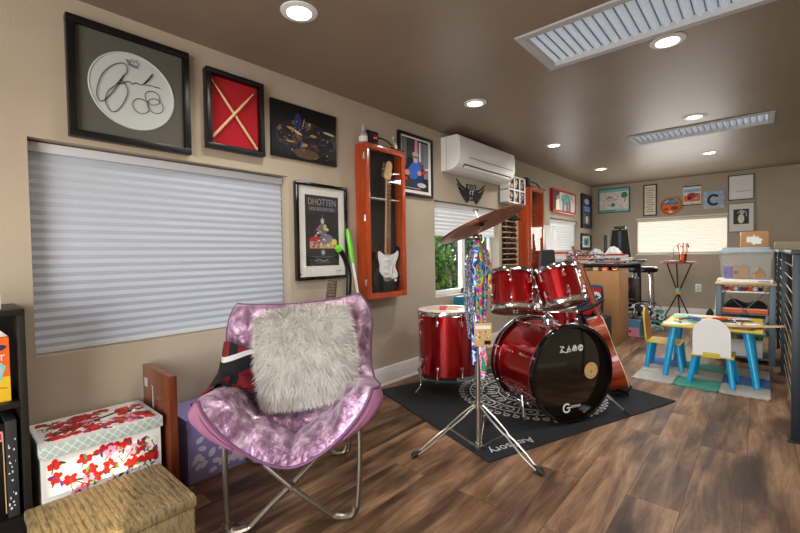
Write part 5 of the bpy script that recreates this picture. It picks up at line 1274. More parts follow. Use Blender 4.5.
# lanyards on the stand
q = random.Random(31)
LC = [('lanyard_check', 'black and white checked lanyard, leftmost of the bunch on the cymbal stand', -.045, .50, .30),
      ('lanyard_blue', 'blue lanyard with white lettering marks on the cymbal stand', -.022, .63, .1),
      ('lanyard_rainbow', 'rainbow striped lanyard in the middle of the bunch on the cymbal stand', .006, .42, -.2),
      ('lanyard_pink', 'long pink and green tie dye lanyard reaching lowest on the cymbal stand', .022, .71, .2),
      ('lanyard_rainbow', 'short rainbow tie dye lanyard at the right of the cymbal stand', .046, .30, -.3),
      ('lanyard_check', 'black lanyard with pale dashes beside the rainbow one on the cymbal stand', .030, .36, .4)]
fwd = -AA
for k, (m_, lab, off, L_, tw) in enumerate(LC):
    t2 = thing('lanyard', lab, 'lanyard', ST+V((0, 0, 1.085))+fwd*(.022+.007*(k % 3)), group='lanyards on the cymbal stand')
    b = B(); n_ = 34
    for s_ in (-1, 1):
        wv = .0088 if k != 3 else .011
        def pt(j, e_):
            z = -L_*j; spread = off*min(1, j*5)+s_*(.010*math.sin(PI*min(1, j))**.6)
            return RR*(spread+e_*wv+.004*math.sin(j*9+k*2+s_))+fwd*(.004*s_+.004*math.sin(j*7+k)+.003*e_*math.sin(j*12+k))+V((0, 0, z))
        b.grid(lambda i, j: pt(j, i*2-1), 2, n_, m_)
    b.tube([RR*(off*.2)+V((0, 0, .004)), RR*-.012+V((0, 0, .008)), -fwd*.02+V((0, 0, .006))], .003, 'black', 5)
    b.build('ribbon', t2, smooth=60, solid=.0012)
    if k == 3:
        b = B(); b.tube([RR*off+V((0, 0, -L_)), RR*off+V((0, 0, -L_-.03))], .004, 'chrome', 6); b.build('clip', t2)
        b = B(); b.cbox(RR*(off-.004)+fwd*.030+V((0, 0, -.475)), (.088, .004, .118), 'tan', .002, (0, 0, math.atan2(RR.y, RR.x))); cd_ = b.build('event_pass', t2)
        A = Art(0); A.b.T = Matrix.Translation(RR*(off-.004)+fwd*.0322+V((0, 0, -.475))) @ Matrix.Rotation(math.atan2(RR.y, RR.x), 4, 'Z')
        A.p(rect(-.038, .028, .038, .046), 'paper'); A.p(rect(.006, -.05, .038, -.03), 'black'); qq = random.Random(4)
        for j in range(26): A.p(ell(qq.uniform(-.034, .034), qq.uniform(-.025, .02), qq.uniform(.002, .006), qq.uniform(.001, .004), 7), qq.choice(['brown', 'paper', 'charcoal', 'cream']))
        A.build('print', cd_)
# acoustic guitar on its stand
gb, gt = V((1.480, 3.255, .060)), V((1.150, 3.14, 1.10))
ga = (gt-gb).normalized(); gn = (RR*.92-AA*.30); gn = (gn-ga*gn.dot(ga)).normalized(); gx = gn.cross(ga)*-1
gx = ga.cross(-gn).normalized()*1
GM = Matrix((gx, -gn, ga)).transposed()
if GM.determinant() < 0: gx = -gx; GM = Matrix((gx, -gn, ga)).transposed()
g = thing('acoustic_guitar', 'reddish brown acoustic guitar turned side on beside the bass drum', 'guitar', gb); g.rotation_euler = GM.to_euler()
k_ = 1.08
out = [(0, 0), (.09, .006), (.155, .045), (.190, .115), (.182, .18), (.14, .235), (.118, .275), (.125, .325), (.142, .37), (.132, .425), (.09, .465), (.04, .478), (0, .48)]
full = out+[(-x_, z_) for x_, z_ in out[-2:0:-1]]
oc = [tuple(p)[:2] for p in smooth_pts([(p[0]*k_, p[1]*k_, 0) for p in full], 4, True)]
b = B(); n_ = len(oc)
dep = lambda z_: .122-.022*max(0, z_)/.48
fr_ = [b.v((p[0], -.0, p[1])) for p in oc]; bk = [b.v((p[0], dep(p[1]), p[1])) for p in oc]
for i in range(n_): b.f([fr_[i], fr_[(i+1) % n_], bk[(i+1) % n_], bk[i]], 'guitar_side')
b.f(bk, 'guitar_side'); b.build('body_sides', g)
b = B(); b.prism(oc, 'guitar_top', (0, -.0002, 0), d=.004); b.build('soundboard', g)
b = B(); b.tube([(p[0]*1.004, -.002, p[1]) for p in oc], .0028, 'cream', 6, True); b.tube([(p[0]*1.003, dep(p[1]), p[1]) for p in oc], .0022, 'stair_dark', 6, True); b.build('binding', g)
b = B(); b.cyl((0, -.0045, .33), (0, -.0052, .33), .05, 'black', seg=28); b.build('sound_hole', g)
b = B(); b.cbox((0, -.010, .15), (.16, .012, .028), 'rosewood', .003); b.build('bridge', g)
b = B(); b.prism([(-.028, .44), (.028, .44), (.022, .91), (-.022, .91)], 'guitar_neck', (0, .016, 0), d=.020); b.prism([(-.03, .42), (.03, .42), (.03, .48), (-.03, .48)], 'guitar_neck', (0, .05, 0), d=.05); b.build('neck', g)
b = B(); b.prism([(-.028, .38), (.028, .38), (.022, .91), (-.022, .91)], 'stair_dark', (0, -.0045, 0), d=.006)
for kk in range(6): b.tube([(-.02+kk*.008, -.018, .15), (-.014+kk*.0056, -.0135, .91)], .0006, 'chrome', 3)
b.build('fretboard', g)
b = B(); b.prism([(-.022, .91), (.022, .91), (.034, 1.06), (-.034, 1.06)], 'guitar_neck', (0, .018, 0), d=.015); hs = b.build('headstock', g)
for sx in (-1, 1):
    for kk in range(3): b = B(); b.cyl((sx*.028, .012, .94+kk*.045), (sx*.05, .012, .94+kk*.045), .003, 'chrome', seg=6); b.ball((sx*.054, .012, .94+kk*.045), .008, 'chrome', (1, .5, 1.2), 8, 6); b.build('tuning_peg', hs)
b = B(); b.tube(smooth_pts([(.0, -.01, 1.05), (.02, -.05, 1.10), (-.01, -.09, 1.15), (.02, -.12, 1.17)], 4), .0012, 'light_grey', 4); b.tube(smooth_pts([(.0, -.01, 1.05), (-.02, -.06, 1.07), (.0, -.12, 1.10), (.02, -.18, 1.09)], 4), .0012, 'light_grey', 4); b.tube(smooth_pts([(.0, -.01, 1.0), (-.02, .04, 1.03), (.0, .02, 1.08), (.01, -.04, 1.10)], 4), .0012, 'light_grey', 4); b.build('string_ends', g)
t = thing('guitar_stand', 'black padded guitar stand holding the acoustic guitar', 'guitar stand', (1.44, 3.30, .008))
P0 = V((1.44, 3.30, .008)); yk = gb+ga*.60-gn*.10-P0
b = B(); b.tube([(-.13, -.02, .06), yk+V((-.005, 0, -.03))], .011, 'black', 10); b.build('pole', t)
for s_ in (-1, 1):
    b = B(); sd = gx*s_
    b.tube(smooth_pts([yk+V((-.005, 0, -.03)), yk+sd*.045+V((0, 0, -.01)), yk+sd*.050+gn*.07, yk+sd*.046+gn*.15+V((0, 0, .03))], 5), .0105, 'rubber', 8); b.build('neck_yoke', t)
    b = B(); b.tube([(-.13, -.02, .07), V((-.13, -.02, .07))*.5+sd*.12+V((.0, 0, .0)), sd*.16+V((.02, .0, .012))], .010, 'black', 8); b.build('leg', t)
    b = B(); b.tube([(-.13, -.02, .055), sd*.08+gb-P0-gn*.13+V((0, 0, -.02)), sd*.08+gb-P0+V((0, 0, -.022)), sd*.08+gb-P0+gn*.02+V((0, 0, .01))], .010, 'rubber', 8); b.build('cradle_arm', t)
b = B(); b.tube([(-.13, -.02, .07), (-.30, -.06, .012)], .010, 'black', 8); b.build('rear_leg', t)

# ================================================================== FAR END OF THE ROOM
# foam play mat tiles
def tile(x, y, m, lab):
    b = B(); n = 10; s_ = .276; pts = []
    def edge(p0, p1, out):
        for k in range(n):
            a = k/n; c_ = (k+1)/n; e = .010 if k % 2 == 0 else 0
            for a_ in (a, c_): pts.append((p0[0]+(p1[0]-p0[0])*a_+out[0]*e, p0[1]+(p1[1]-p0[1])*a_+out[1]*e))
    edge((0, 0), (s_, 0), (0, 1)); edge((s_, 0), (s_, s_), (-1, 0)); edge((s_, s_), (0, s_), (0, -1)); edge((0, s_), (0, 0), (1, 0))
    b.prism(pts, m, (x, y, .0005), (1, 0, 0), (0, 1, 0), .011)
    tag(b.build('foam_tile', smooth=0), lab, 'play mat tile', 'foam mat tiles')
cols = [['foam_grey', 'foam_green', 'foam_grey'], ['foam_grey', 'foam_grey', 'foam_blue'], ['foam_blue', 'foam_green', 'foam_grey']]
rowname = ['nearest row', 'middle row', 'far row']; cname = ['left', 'centre', 'right']
for r_ in range(3):
    for c_ in range(3):
        m = cols[r_][c_]; tile(1.432+c_*.277, 3.66+r_*.277, m, '%s foam play mat tile in the %s, %s column' % (m.split('_')[1], rowname[r_], cname[c_]))
MZ = .012
# kids table
t = thing('kids_table', 'low yellow children table with round blue legs on the foam mat', 'table', (0, 0, 0))
b = B(); b.box((1.60, 3.86, .411), (2.22, 4.62, .427), 'kid_yellow', .004); b.build('tabletop', t)
for x, y, dx, dy in ((1.68, 3.95, -.055, -.055), (2.13, 3.95, .06, -.07), (1.66, 4.48, -.045, .05), (2.13, 4.50, .05, .05)):
    zz = MZ if y+dy < 4.49 else .001
    b = B(); b.tube([(x, y, .4105), (x+dx, y+dy, zz)], .024, 'kid_blue', 16, radii=[.028, .021]); b.build('leg', t)
def kid_chair(name, label, feet, seat, back, mb, edge_m):
    t = thing(name, label, 'chair', (0, 0, 0), group='small chairs at the children table')
    (cx, cy), rz, w, d = seat
    M = Matrix.Translation((cx, cy, 0)) @ Matrix.Rotation(rz, 4, 'Z')      # back rest at local y = -d/2
    b = B(); b.T = M; b.box((-w/2, -d/2, .222), (w/2, d/2, .236), 'kid_yellow', .004); b.build('seat', t)
    b = B(); b.T = M; b.box((-w/2+.02, -d/2+.03, .2362), (w/2-.02, d/2-.015, .240), 'white' if mb == 'white' else 'tan', .001); b.build('seat_pad', t)
    pts = []; bwid = w*.86
    pts = [(-bwid/2, 0), (bwid/2, 0), (bwid/2, .13)]+[(bwid/2*math.cos(a), .16+.12*math.sin(a)) for a in (PI*k/14 for k in range(1, 14))]+[(-bwid/2, .13)]
    b = B(); b.T = M @ Matrix.Translation((0, -d/2+.002, .237)) @ Matrix.Rotation(math.radians(6), 4, 'X')
    b.prism(pts, mb, (0, .0, 0), (1, 0, 0), (0, 0, 1), .014, mside=edge_m); b.build('backrest', t)
    b = B(); b.T = M; b.box((-.05, -d/2-.018, .2365), (.05, -d/2-.002-.011, .262), 'kid_yellow', .002); b.box((-.05, -d/2-.018, .224), (.05, -d/2-.0005, .2364), 'kid_yellow'); b.build('back_bracket', t)
    for (lx, ly), (fx, fy, fz) in feet:
        p = M @ V((lx, ly, .2215)); b = B(); b.tube([p, (fx, fy, fz)], .02, 'kid_blue', 14, radii=[.021, .018]); b.build('leg', t)
kid_chair('kids_chair', 'small chair with a white rounded back facing the yellow table', [((-.10, -.10), (1.797, 3.79, MZ)), ((.10, -.10), (2.06, 3.765, MZ)), ((-.10, .10), (1.81, 4.06, MZ)), ((.10, .10), (2.075, 4.03, MZ))], ((1.935, 3.90), 0, .262, .262), None, 'white', 'white')
kid_chair('kids_chair', 'small yellow chair with orange back standing side on left of the table', [((-.10, -.10), (1.455, 4.36, MZ)), ((.10, -.10), (1.463, 4.066, MZ)), ((-.10, .10), (1.702, 4.34, MZ)), ((.10, .10), (1.716, 4.072, MZ))], ((1.585, 4.21), -PI/2, .25, .25), None, 'amber', 'kid_yellow')
# things on the kids table
q = random.Random(9)
PAP = [(1.70, 3.98, 'paper', .2, 'white drawing sheet at the front left of the yellow table'), (1.77, 4.10, 'green', .5, 'green coloured sheet on the yellow table'), (1.86, 4.2, 'blue_light', -.3, 'pale blue sheet on the yellow table behind the white chair'),
       (1.98, 4.05, 'cream', .1, 'cream sheet in the middle of the yellow table'), (2.08, 3.98, 'brown', -.2, 'brown sheet near the right front of the yellow table'), (2.12, 4.12, 'paper', .35, 'white sheet at the right of the yellow table'),
       (2.17, 4.02, 'tan', .15, 'large tan poster sheet overhanging the right side of the yellow table'), (1.93, 4.35, 'orange', .8, 'orange sheet at the back of the yellow table'), (2.05, 4.4, 'light_grey', .3, 'grey sheet at the back right of the yellow table'), (1.74, 4.32, 'turquoise', -.6, 'turquoise sheet at the back left of the yellow table')]
for k, (x, y, m, rz, lab) in enumerate(PAP):
    w, h = (.20, .15) if m != 'tan' else (.34, .10)
    b = B(); z = .4275+k*.0016
    b.grid(lambda i, j: V(((i-.5)*w, (j-.5)*h, .004*i*i*(1 if m != 'tan' else 5))), 6, 2, m)
    tag(b.build('drawing_sheet', loc=(x, y, z), rot=(0, 0, rz), solid=.001), lab, 'paper', 'sheets on the children table')
for k, (x, y, m) in enumerate([(1.72, 4.05, 'red'), (1.80, 4.02, 'green'), (1.85, 4.06, 'blue'), (1.90, 4.10, 'orange'), (2.02, 4.10, 'black'), (2.10, 4.08, 'red'), (1.78, 4.22, 'purple'), (1.96, 4.25, 'red'), (2.05, 4.2, 'white'), (1.88, 4.0, 'white')]):
    a = q.uniform(0, 3); o = B().cyl((-.055, 0, .006), (.045, 0, .006), .0055, m, seg=10).cyl((.045, 0, .006), (.06, 0, .006), .0045, 'white', .001, 10).build('marker_pen', loc=(x, y, .4455), rot=(0, 0, a))
    tag(o, '%s marker pen lying on the sheets of the yellow table%s' % (m, {3: ' in the middle', 5: ' at the right', 6: ' at the back left', 7: ' at the back', 0: ' at the front left', 9: ' at the front', 8: ' behind the white chair', 1: ' near the front', 4: ' near the front right', 2: ' at the front'}[k]), 'pen', 'marker pens on the children table')
# metal shelf unit with boxes
SXa, SXb, SYa, SYb, SH = 1.893, 2.303, 4.76, 5.16, .700
t = thing('metal_shelf_unit', 'blue grey metal shelf unit with a wood top and X braces', 'shelf unit', (0, 0, 0))
for x in (SXa, SXb-.042):
    for y in (SYa, SYb-.042): b = B(); b.box((x, y, 0), (x+.042, y+.042, SH-.002), 'steel_blue', .002); b.build('post', t)
for z in (.055, .26, .445):
    b = B(); b.box((SXa+.002, SYa+.002, z-.012), (SXb-.002, SYb-.002, z), 'steel_blue', .001); b.build('shelf', t)
b = B(); b.box((SXa-.006, SYa-.008, SH), (SXb+.006, SYb+.006, SH+.018), 'tan', .002); b.build('wood_top', t)
for (x0, x1) in ((SXa+.03, SXb-.03), (SXb-.03, SXa+.03)):
    b = B(); dy = -.004 if x0 < x1 else -.009; b.tube([(x0, SYa+dy, SH-.02), (x1, SYa+dy, .27)], .004, 'steel_blue', 6); b.build('cross_brace', t)
def sbox(name, lab, cat, a, c, m, bev=.003, group=None, extra=None):
    t_ = thing(name, lab, cat, ((a[0]+c[0])/2, (a[1]+c[1])/2, a[2]), 0, group)
    h_ = ((c[0]-a[0])/2, (c[1]-a[1])/2, c[2]-a[2])
    b_ = B(); b_.box((-h_[0], -h_[1], 0), (h_[0], h_[1], h_[2]), m, bev); b_.build('body', t_)
    return t_, h_
for lab, a, c, m in (('orange edged flat box on the middle shelf of the metal unit', (1.94, 4.79, .4455), (2.255, 5.12, .488), 'orange'),
                     ('stack of white paper on the lower shelf of the metal unit', (1.945, 4.80, .2605), (2.24, 5.11, .40), 'light_grey'),
                     ('white tray box on the bottom shelf of the metal unit', (1.94, 4.79, .0555), (2.22, 5.12, .205), 'white')):
    t_, h_ = sbox('shelf_box', lab, 'box', a, c, m)
    b = B(); b.box((-h_[0]*.96, -h_[1]-.003, h_[2]*.82), (h_[0]*.96, -h_[1]-.0005, h_[2]*.95), 'paper' if m != 'light_grey' else 'grey'); b.build('edge_band', t_)
b = B()
b.grid(lambda i, j: V((-.155+.31*i, -.15+.28*j, .001+(.085*math.sin(PI*i)**.5*(.7+.3*math.sin(i*9)))*math.sin(PI*j)**.5)), 24, 12, 'black_matte')
tag(b.build('black_bag', loc=(2.095, 4.97, .4885)), 'slumped black bag on the middle shelf of the metal unit', 'bag')
q = random.Random(15)
for k in range(9):
    m = ['red', 'orange', 'paper', 'blue', 'red', 'orange', 'white', 'navy', 'tan'][k]; x = 1.965+k*.034
    b = B(); b.ball((0, 0, .018), .019, m, (1, 1, .95), 10, 8); b.cyl((0, 0, .034), (0, 0, .046), .006, 'paper', seg=8)
    tag(b.build('craft_jar', loc=(x, 4.84+.012*(k % 2), .6425)), 'small coloured craft paint jar under the top of the metal unit', 'jar', 'craft jars in the metal unit')
b = B(); b.box((SXa+.043, SYa+.01, .630), (SXb-.043, SYb-.01, .642), 'white', .001); b.build('shelf', t)
for k, (x, m) in enumerate(((1.98, 'red'), (2.03, 'yellow'), (2.09, 'purple'), (2.15, 'red'), (2.20, 'green'))):
    b = B(); b.lathe([(0, 0), (.02, 0), (.022, .03), (.012, .038), (.006, .05), (0, .05)], m, seg=12); tag(b.build('glue_bottle', loc=(x, 4.84, .2055)), '%s squeeze bottle %s on the white tray box' % (m, ['at the left', 'second from the left', 'in the middle', 'second from the right', 'at the right'][k]), 'bottle', 'squeeze bottles on the white box')
TZ = SH+.0185
t_, h_ = sbox('flat_white_case', 'flat white case on the wood top of the metal unit', 'case', (1.925, 4.78, TZ), (2.285, 5.12, TZ+.030), 'white', .006)
b = B(); b.box((.08, -h_[1]-.003, .008), (.16, -h_[1]-.0005, .02), 'purple_fabric'); b.build('latch', t_)
BZ = TZ+.031
t = thing('clear_storage_bin', 'large clear plastic storage bin with grey lid on the metal unit', 'storage bin', (2.098, 4.95, BZ))
def taper(b, x0, y0, x1, y1, z0, z1, k, m, th=.004):
    for (ax, ay), (bx, by) in (((-x0, -y0), (x0, -y0)), ((x0, -y0), (x0, y0)), ((x0, y0), (-x0, y0)), ((-x0, y0), (-x0, -y0))):
        b.f([b.v((ax, ay, z0)), b.v((bx, by, z0)), b.v((bx*k, by*k, z1)), b.v((ax*k, ay*k, z1))], m)
    b.f([b.v(p) for p in ((-x0, -y0, z0), (x0, -y0, z0), (x0, y0, z0), (-x0, y0, z0))], m)
b = B(); taper(b, .168, .155, 0, 0, .001, .235, 1.07, 'plastic_clear'); b.build('bin_walls', t, smooth=0, solid=.003)
b = B(); b.box((-.192, -.178, .236), (.192, .178, .262), 'lid_blue_grey', .006); b.box((-.165, -.15, .262), (.165, .15, .285), 'lid_blue_grey', .006); b.build('lid', t)
for sx in (-1, 1): b = B(); b.box((sx*.184-.008, -.05, .19), (sx*.184+.008, .05, .2355), 'lid_blue_grey', .003); b.build('handle', t)
for lab, a, c, m in (('purple pouch inside the clear bin at the left', (1.945, 4.85, BZ+.006), (2.005, 4.93, BZ+.11), 'purple'), ('brown card box inside the clear bin in the middle', (2.012, 4.83, BZ+.006), (2.12, 4.93, BZ+.115), 'kraft')):
    t_, h_ = sbox('small_box', lab, 'box', a, c, m)
    b = B(); b.box((-h_[0]*.9, -h_[1]-.002, h_[2]*.4), (-h_[0]*.3, -h_[1]-.0003, h_[2]*.6), 'charcoal'); b.build('marking', t_)
b = B(); q = random.Random(3)
b.grid(lambda i, j: V((-.055+.11*i, -.06+.12*j, .002+.10*(math.sin(PI*i)*math.sin(PI*j))**.6*(.75+.25*math.sin(i*8+j*6)))), 14, 12, 'amber')
tag(b.build('amber_cloth', loc=(2.19, 4.90, BZ+.006)), 'crumpled amber cloth inside the clear bin at the right', 'cloth')
b = B(); b.grid(lambda i, j: V((-.05+.10*i, -.05+.10*j, .002+.13*(math.sin(PI*i)*math.sin(PI*j))**.7*(.7+.3*math.sin(i*9+j*4)))), 14, 12, 'cream')
tag(b.build('white_cloth', loc=(2.08, 5.01, BZ+.006)), 'crumpled cream cloth behind the brown box in the clear bin', 'cloth')
t = thing('taped_carton', 'brown cardboard carton with white tape resting on the clear bin lid', 'box', (2.155, 4.93, BZ+.2855), math.radians(4))
b = B(); b.box((-.095, -.075, 0), (.095, .075, .140), 'kraft', .002); b.build('carton', t)
b = B(); A = Art(-.0753); A.p(rect(-.055, .045, .03, .095), 'paper'); A.p(rect(-.02, .03, .045, .08), 'white'); A.p(rect(-.04, .06, .055, .07), 'paper'); A.p(rect(-.01, .02, .0, .11), 'paper'); b.bm.free(); A.build('white_tape', t)
b = B(); b.box((-.0955, -.0755, .10), (-.0952, .02, .139), 'red'); b.box((-.01, -.02, .1402), (.01, .075, .141), 'charcoal'); b.build('label_mark', t)
# black bag and leaning board beside the shelf unit
b = B(); b.grid(lambda i, j: V((-.055+.11*i, -.05+.12*j, .40*(math.sin(PI*(.08+.84*i)))**.4*(math.sin(PI*(.1+.8*j)))**.5-.2)), 12, 10, 'black_matte')
tag(b.build('black_sack', loc=(1.80, 5.45, .19), smooth=60, solid=.004), 'black sack standing left of the metal shelf unit', 'bag')
b = B(); b.cbox((0, 0, .36), (.03, .28, .70), 'paper', .002, (0, .06, 0)); tag(b.build('leaning_board', loc=(1.865, 5.36, .012)), 'pale board leaning behind the left side of the metal unit', 'board')

# cable railing
t = thing('cable_railing', 'black metal railing with steel cables along the stairwell', 'railing', (2.35, 0, 0))
for y in (2.98, 4.5, 5.7, 6.95):
    b = B(); b.box((-.020, y-.025, 0), (.020, y+.025, .985), 'railing_blue', .002); b.box((-.035, y-.04, 0), (.035, y+.04, .008), 'railing_black', .001); b.build('post', t)
b = B(); b.box((-.028, 2.955, .986), (.028, 6.98, 1.010), 'railing_black', .004); b.build('handrail', t)
for k in range(11):
    b = B(); b.tube([(0, 2.985, .09+k*.082), (0, 6.94, .09+k*.082)], .0028, 'cable_steel', 6); b.build('cable', t)

# round bar table by the back wall
t = thing('bar_table', 'small round dark table on crossed black legs by the back wall', 'table', (1.30, 7.15, 0))
b = B(); b.lathe([(0, .832), (.19, .832), (.212, .836), (.212, .85), (.205, .856), (0, .856)], 'rosewood', seg=36); b.build('tabletop', t)
b = B(); b.torus((0, 0, .842), (0, 0, 1), .213, .007, 'red', 40, 6); b.build('red_rim', t)
for k in range(3):
    a = k*2.094+PI/2+.25; c_, s_ = math.cos(a), math.sin(a)
    b = B(); b.tube([(c_*.17, s_*.17, .831), (c_*.012, s_*.012, .42), (-c_*.19, -s_*.19, .008)], .009, 'black', 8); b.build('leg', t)
b = B(); b.lathe([(.022, .38), (.03, .39), (.03, .45), (.022, .46)], 'yellow', seg=14); b.lathe([(.031, .43), (.034, .435), (.034, .47), (.031, .475)], 'turquoise', seg=14); b.build('tag_band', t)
b = B(); b.lathe([(0, .8565), (.15, .8565), (.152, .866), (0, .866)], 'black', (-.05, .0, 0), seg=30); b.build('round_pad', t)
t = thing('copper_cup', 'copper cup full of utensils on the small round bar table', 'cup', (1.36, 7.12, .8665))
b = B(); b.lathe([(0, .001), (.045, 0), (.05, .10), (.047, .10), (.042, .004), (0, .004)], 'copper', seg=24); b.build('cup_body', t)
q = random.Random(8)
for k in range(8):
    a = k*.8; m = ['copper', 'red', 'tan', 'orange', 'copper', 'chrome', 'red', 'stick_wood'][k]
    tp = V((math.cos(a)*.065, math.sin(a)*.05, .20+.02*(k % 3)))
    o = B().tube([(math.cos(a)*.02, math.sin(a)*.02, .0), tp], .006, m, 6).ball(tp, .02 if k in (1, 3) else .012, m, (1, .5, 1.4), 10, 6)
    tag(o.build('utensil', loc=(1.36, 7.12, .8715)), 'utensil standing in the copper cup on the round table', 'utensil', 'utensils in the copper cup')
t = thing('small_glass_set', 'small clear glass with a dark stick on the round bar table', 'glass', (1.225, 7.10, .8665))
b = B(); b.lathe([(0, 0), (.03, 0), (.005, .008), (.005, .05), (.032, .08), (.034, .12)], 'glass_bottle_clear', seg=18); b.build('goblet', t)
b = B(); b.tube([(.02, 0, .03), (.03, 0, .23)], .004, 'brown', 6); b.build('stick', t)

# long worktable against the left wall with the kraft box beneath its near end
t = thing('worktable', 'long dark topped worktable covered in papers at the back left', 'table', (0, 0, 0))
b = B(); b.box((.17, 4.95, .852), (1.03, 6.30, .882), 'black', .003); b.build('tabletop', t)
for x, y in ((.20, 5.0), (.70, 5.93), (.20, 6.25), (.98, 6.25)): b = B(); b.box((x-.02, y-.02, 0), (x+.02, y+.02, .851), 'railing_black', .002); b.build('leg', t)
b = B(); b.box((.20, 6.22, .79), (1.0, 6.24, .851), 'railing_black'); b.build('apron', t)
t = thing('kraft_box', 'tall brown cardboard box in front of the worktable', 'box', (.66, 4.90, 0))
b = B(); b.box((-.39, 0, .0005), (.39, .42, .802), 'kraft', .004); b.build('carton', t)
b = B(); b.box((-.02, -.0012, .2), (.03, -.0004, .80), 'kraft'); b.build('tape', t)
for k, (x, m) in enumerate(((.80, 'tan'), (.90, 'orange'), (1.0, 'copper'))):
    lab = ['tan block under the worktable edge on the brown box', 'orange small box under the worktable edge', 'copper coloured small box at the corner of the brown box'][k]
    t_, h_ = sbox('small_block', lab, 'box', (x-.025, 4.93, .8025), (x+.025, 4.98, .842), m, .003, 'small boxes on the brown box')
    b = B(); b.box((-h_[0]*.7, -h_[1]-.002, .012), (h_[0]*.7, -h_[1]-.0004, .022), 'paper'); b.build('marking', t_)
q = random.Random(44)
mm = ['paper', 'light_grey', 'clutter_mix', 'cream', 'white', 'stage_grey', 'red', 'paper', 'clutter_mix', 'light_grey']
names = ['front edge', 'front left', 'middle', 'right side', 'far middle', 'far right', 'left side', 'far left', 'centre right', 'rear edge']
for k in range(10):
    x = [.62, .32, .62, .90, .62, .90, .32, .32, .90, .30][k]; y = [5.08, 5.08, 5.34, 5.10, 5.62, 5.66, 5.34, 5.62, 5.38, 6.21][k]; hh = [.12, .16, .09, .07, .10, .06, .15, .16, .10, .12][k]
    t_ = thing('paper_stack', 'uneven stack of papers and magazines on the %s of the worktable' % names[k], 'paper stack', (x, y, .8825), q.uniform(-.15, .15), 'paper stacks on the worktable')
    n_ = 7
    for j in range(n_):
        b = B(); b.cbox((q.uniform(-.015, .015), q.uniform(-.015, .015), hh*(j+.5)/n_), (.23, .17, hh/n_-.0006), mm[(k+j*3) % 10], .001, (0, 0, q.uniform(-.25, .25))); b.build('sheaf', t_)
for lab, x, y, m, s_ in (('crumpled white paper heap on the stack at the right end of the worktable', .88, 5.38, 'paper', .13), ('crumpled pale plastic wrap on the far middle stack of the worktable', .62, 5.62, 'light_grey', .10)):
    b = B(); b.grid(lambda i, j: V(((i-.5)*.17, (j-.5)*.15, .004+s_*(math.sin(PI*i)*math.sin(PI*j))**.6*(.6+.4*MN.noise(V((i*5, j*5, x)))))), 20, 16, m)
    tag(b.build('crumpled_paper', loc=(x, y, .9835), smooth=20, solid=.002), lab, 'paper')
b = B(); b.grid(lambda i, j: V(((i-.5)*.34, (j-.5)*.22, .002+.15*(math.sin(PI*i)*math.sin(PI*j))**.45*(.85+.15*math.sin(i*9)))), 20, 14, 'black_matte')
tag(b.build('black_camera_bag', loc=(.46, 5.97, .8826)), 'black soft bag on the worktable below the corner pictures', 'bag')
t_, h_ = sbox('tan_gift_box', 'small tan box on the worktable beside the black soft bag', 'box', (.62, 5.74, .8826), (.72, 5.84, .96), 'copper', .003)
b = B(); b.box((-h_[0]-.001, -.01, .0), (h_[0]+.001, .01, h_[2]+.001), 'tan'); b.build('ribbon', t_)
# white boards leaning by window 3
for k, (y, w_, lab) in enumerate(((5.38, .30, 'white foam board leaning left of the far window blind'), (5.62, .22, 'second white foam board leaning against the far window'))):
    b = B(); b.box((-w_/2, -.004, 0), (w_/2, .004, .50), 'white', .001)
    tag(b.build('foam_board', loc=(.14-.02*k, y, .8828), rot=(math.radians(-8), 0, LW)), lab, 'board', 'white foam boards')
# tapered black seat back on the table end
t = thing('tapered_black_seat_back', 'tall black tapered upholstered piece with a T shaped top on the worktable', 'equipment', (.79, 6.05, .8825), math.radians(8))
b = B(); pr = [(-.135, .02), (.135, .02), (.09, .42), (-.09, .42)]; b.prism(pr, 'green_black', (0, .03, 0), d=.06); b.build('tapered_body', t)
mat('green_black', '#101812', .7)
b = B(); b.box((-.07, -.03, .435), (.07, .03, .468), 'black', .01); b.cyl((0, 0, .42), (0, 0, .436), .02, 'black'); b.build('top_bar', t)
b = B(); b.box((-.15, -.05, 0), (.17, .05, .02), 'black', .004); b.build('base_plate', t)
b = B(); b.box((-.018, -.034, .03), (.018, -.0305, .40), 'black'); b.build('centre_strip', t)
b = B(); b.box((-.03, -.02, 0), (.02, .0, .36), 'black', .003); tag(b.build('slim_black_box', loc=(.60, 6.14, .8825), rot=(0, 0, .2)), 'slim black upright box left of the tapered black piece', 'box')
b = B(); b.box((-.15, -.08, 0), (.15, .08, .022), 'black', .004); tag(b.build('black_case', loc=(.93, 6.13, .8825), rot=(0, 0, .1)), 'flat black case overhanging the right end of the worktable', 'case')
# bins, bag and case stacked right of the kraft box
t = thing('plastic_tote_bin', 'clear blue plastic bin with a pink front panel on the floor', 'storage bin', (1.035, 5.62, 0))
b = B(); taper(b, .10, .15, 0, 0, .001, .20, 1.03, 'bin_blue'); b.build('bin_walls', t, smooth=0, solid=.003)
mat('bin_blue', '#5d8fae', .3)
b = B(); b.box((-.095, -.158, .004), (.098, -.152, .11), 'pink'); b.build('pink_panel', t)
b = B(); b.box((-.012, -.1595, .05), (.012, -.1582, .075), 'brown'); b.build('sticker', t)
b = B(); b.box((-.106, -.157, .201), (.106, .157, .209), 'blue_light', .002); b.build('lid', t)
b = B(); b.grid(lambda i, j: V(((i-.5)*.36, (j-.5)*.30, .19*(math.sin(PI*(.05+.9*i))*math.sin(PI*(.05+.9*j)))**.35)), 20, 14, 'bag_print')
b.grid(lambda i, j: V(((i-.5)*.36, (j-.5)*.30, .001)), 2, 2, 'bag_print')
tag(b.build('patterned_bag', loc=(1.09, 5.62, .2095)), 'black and white patterned bag lying on the blue plastic bin', 'bag')
t = thing('instrument_case', 'black case with a red splash mark standing on the patterned bag', 'case', (1.0, 5.62, .398))
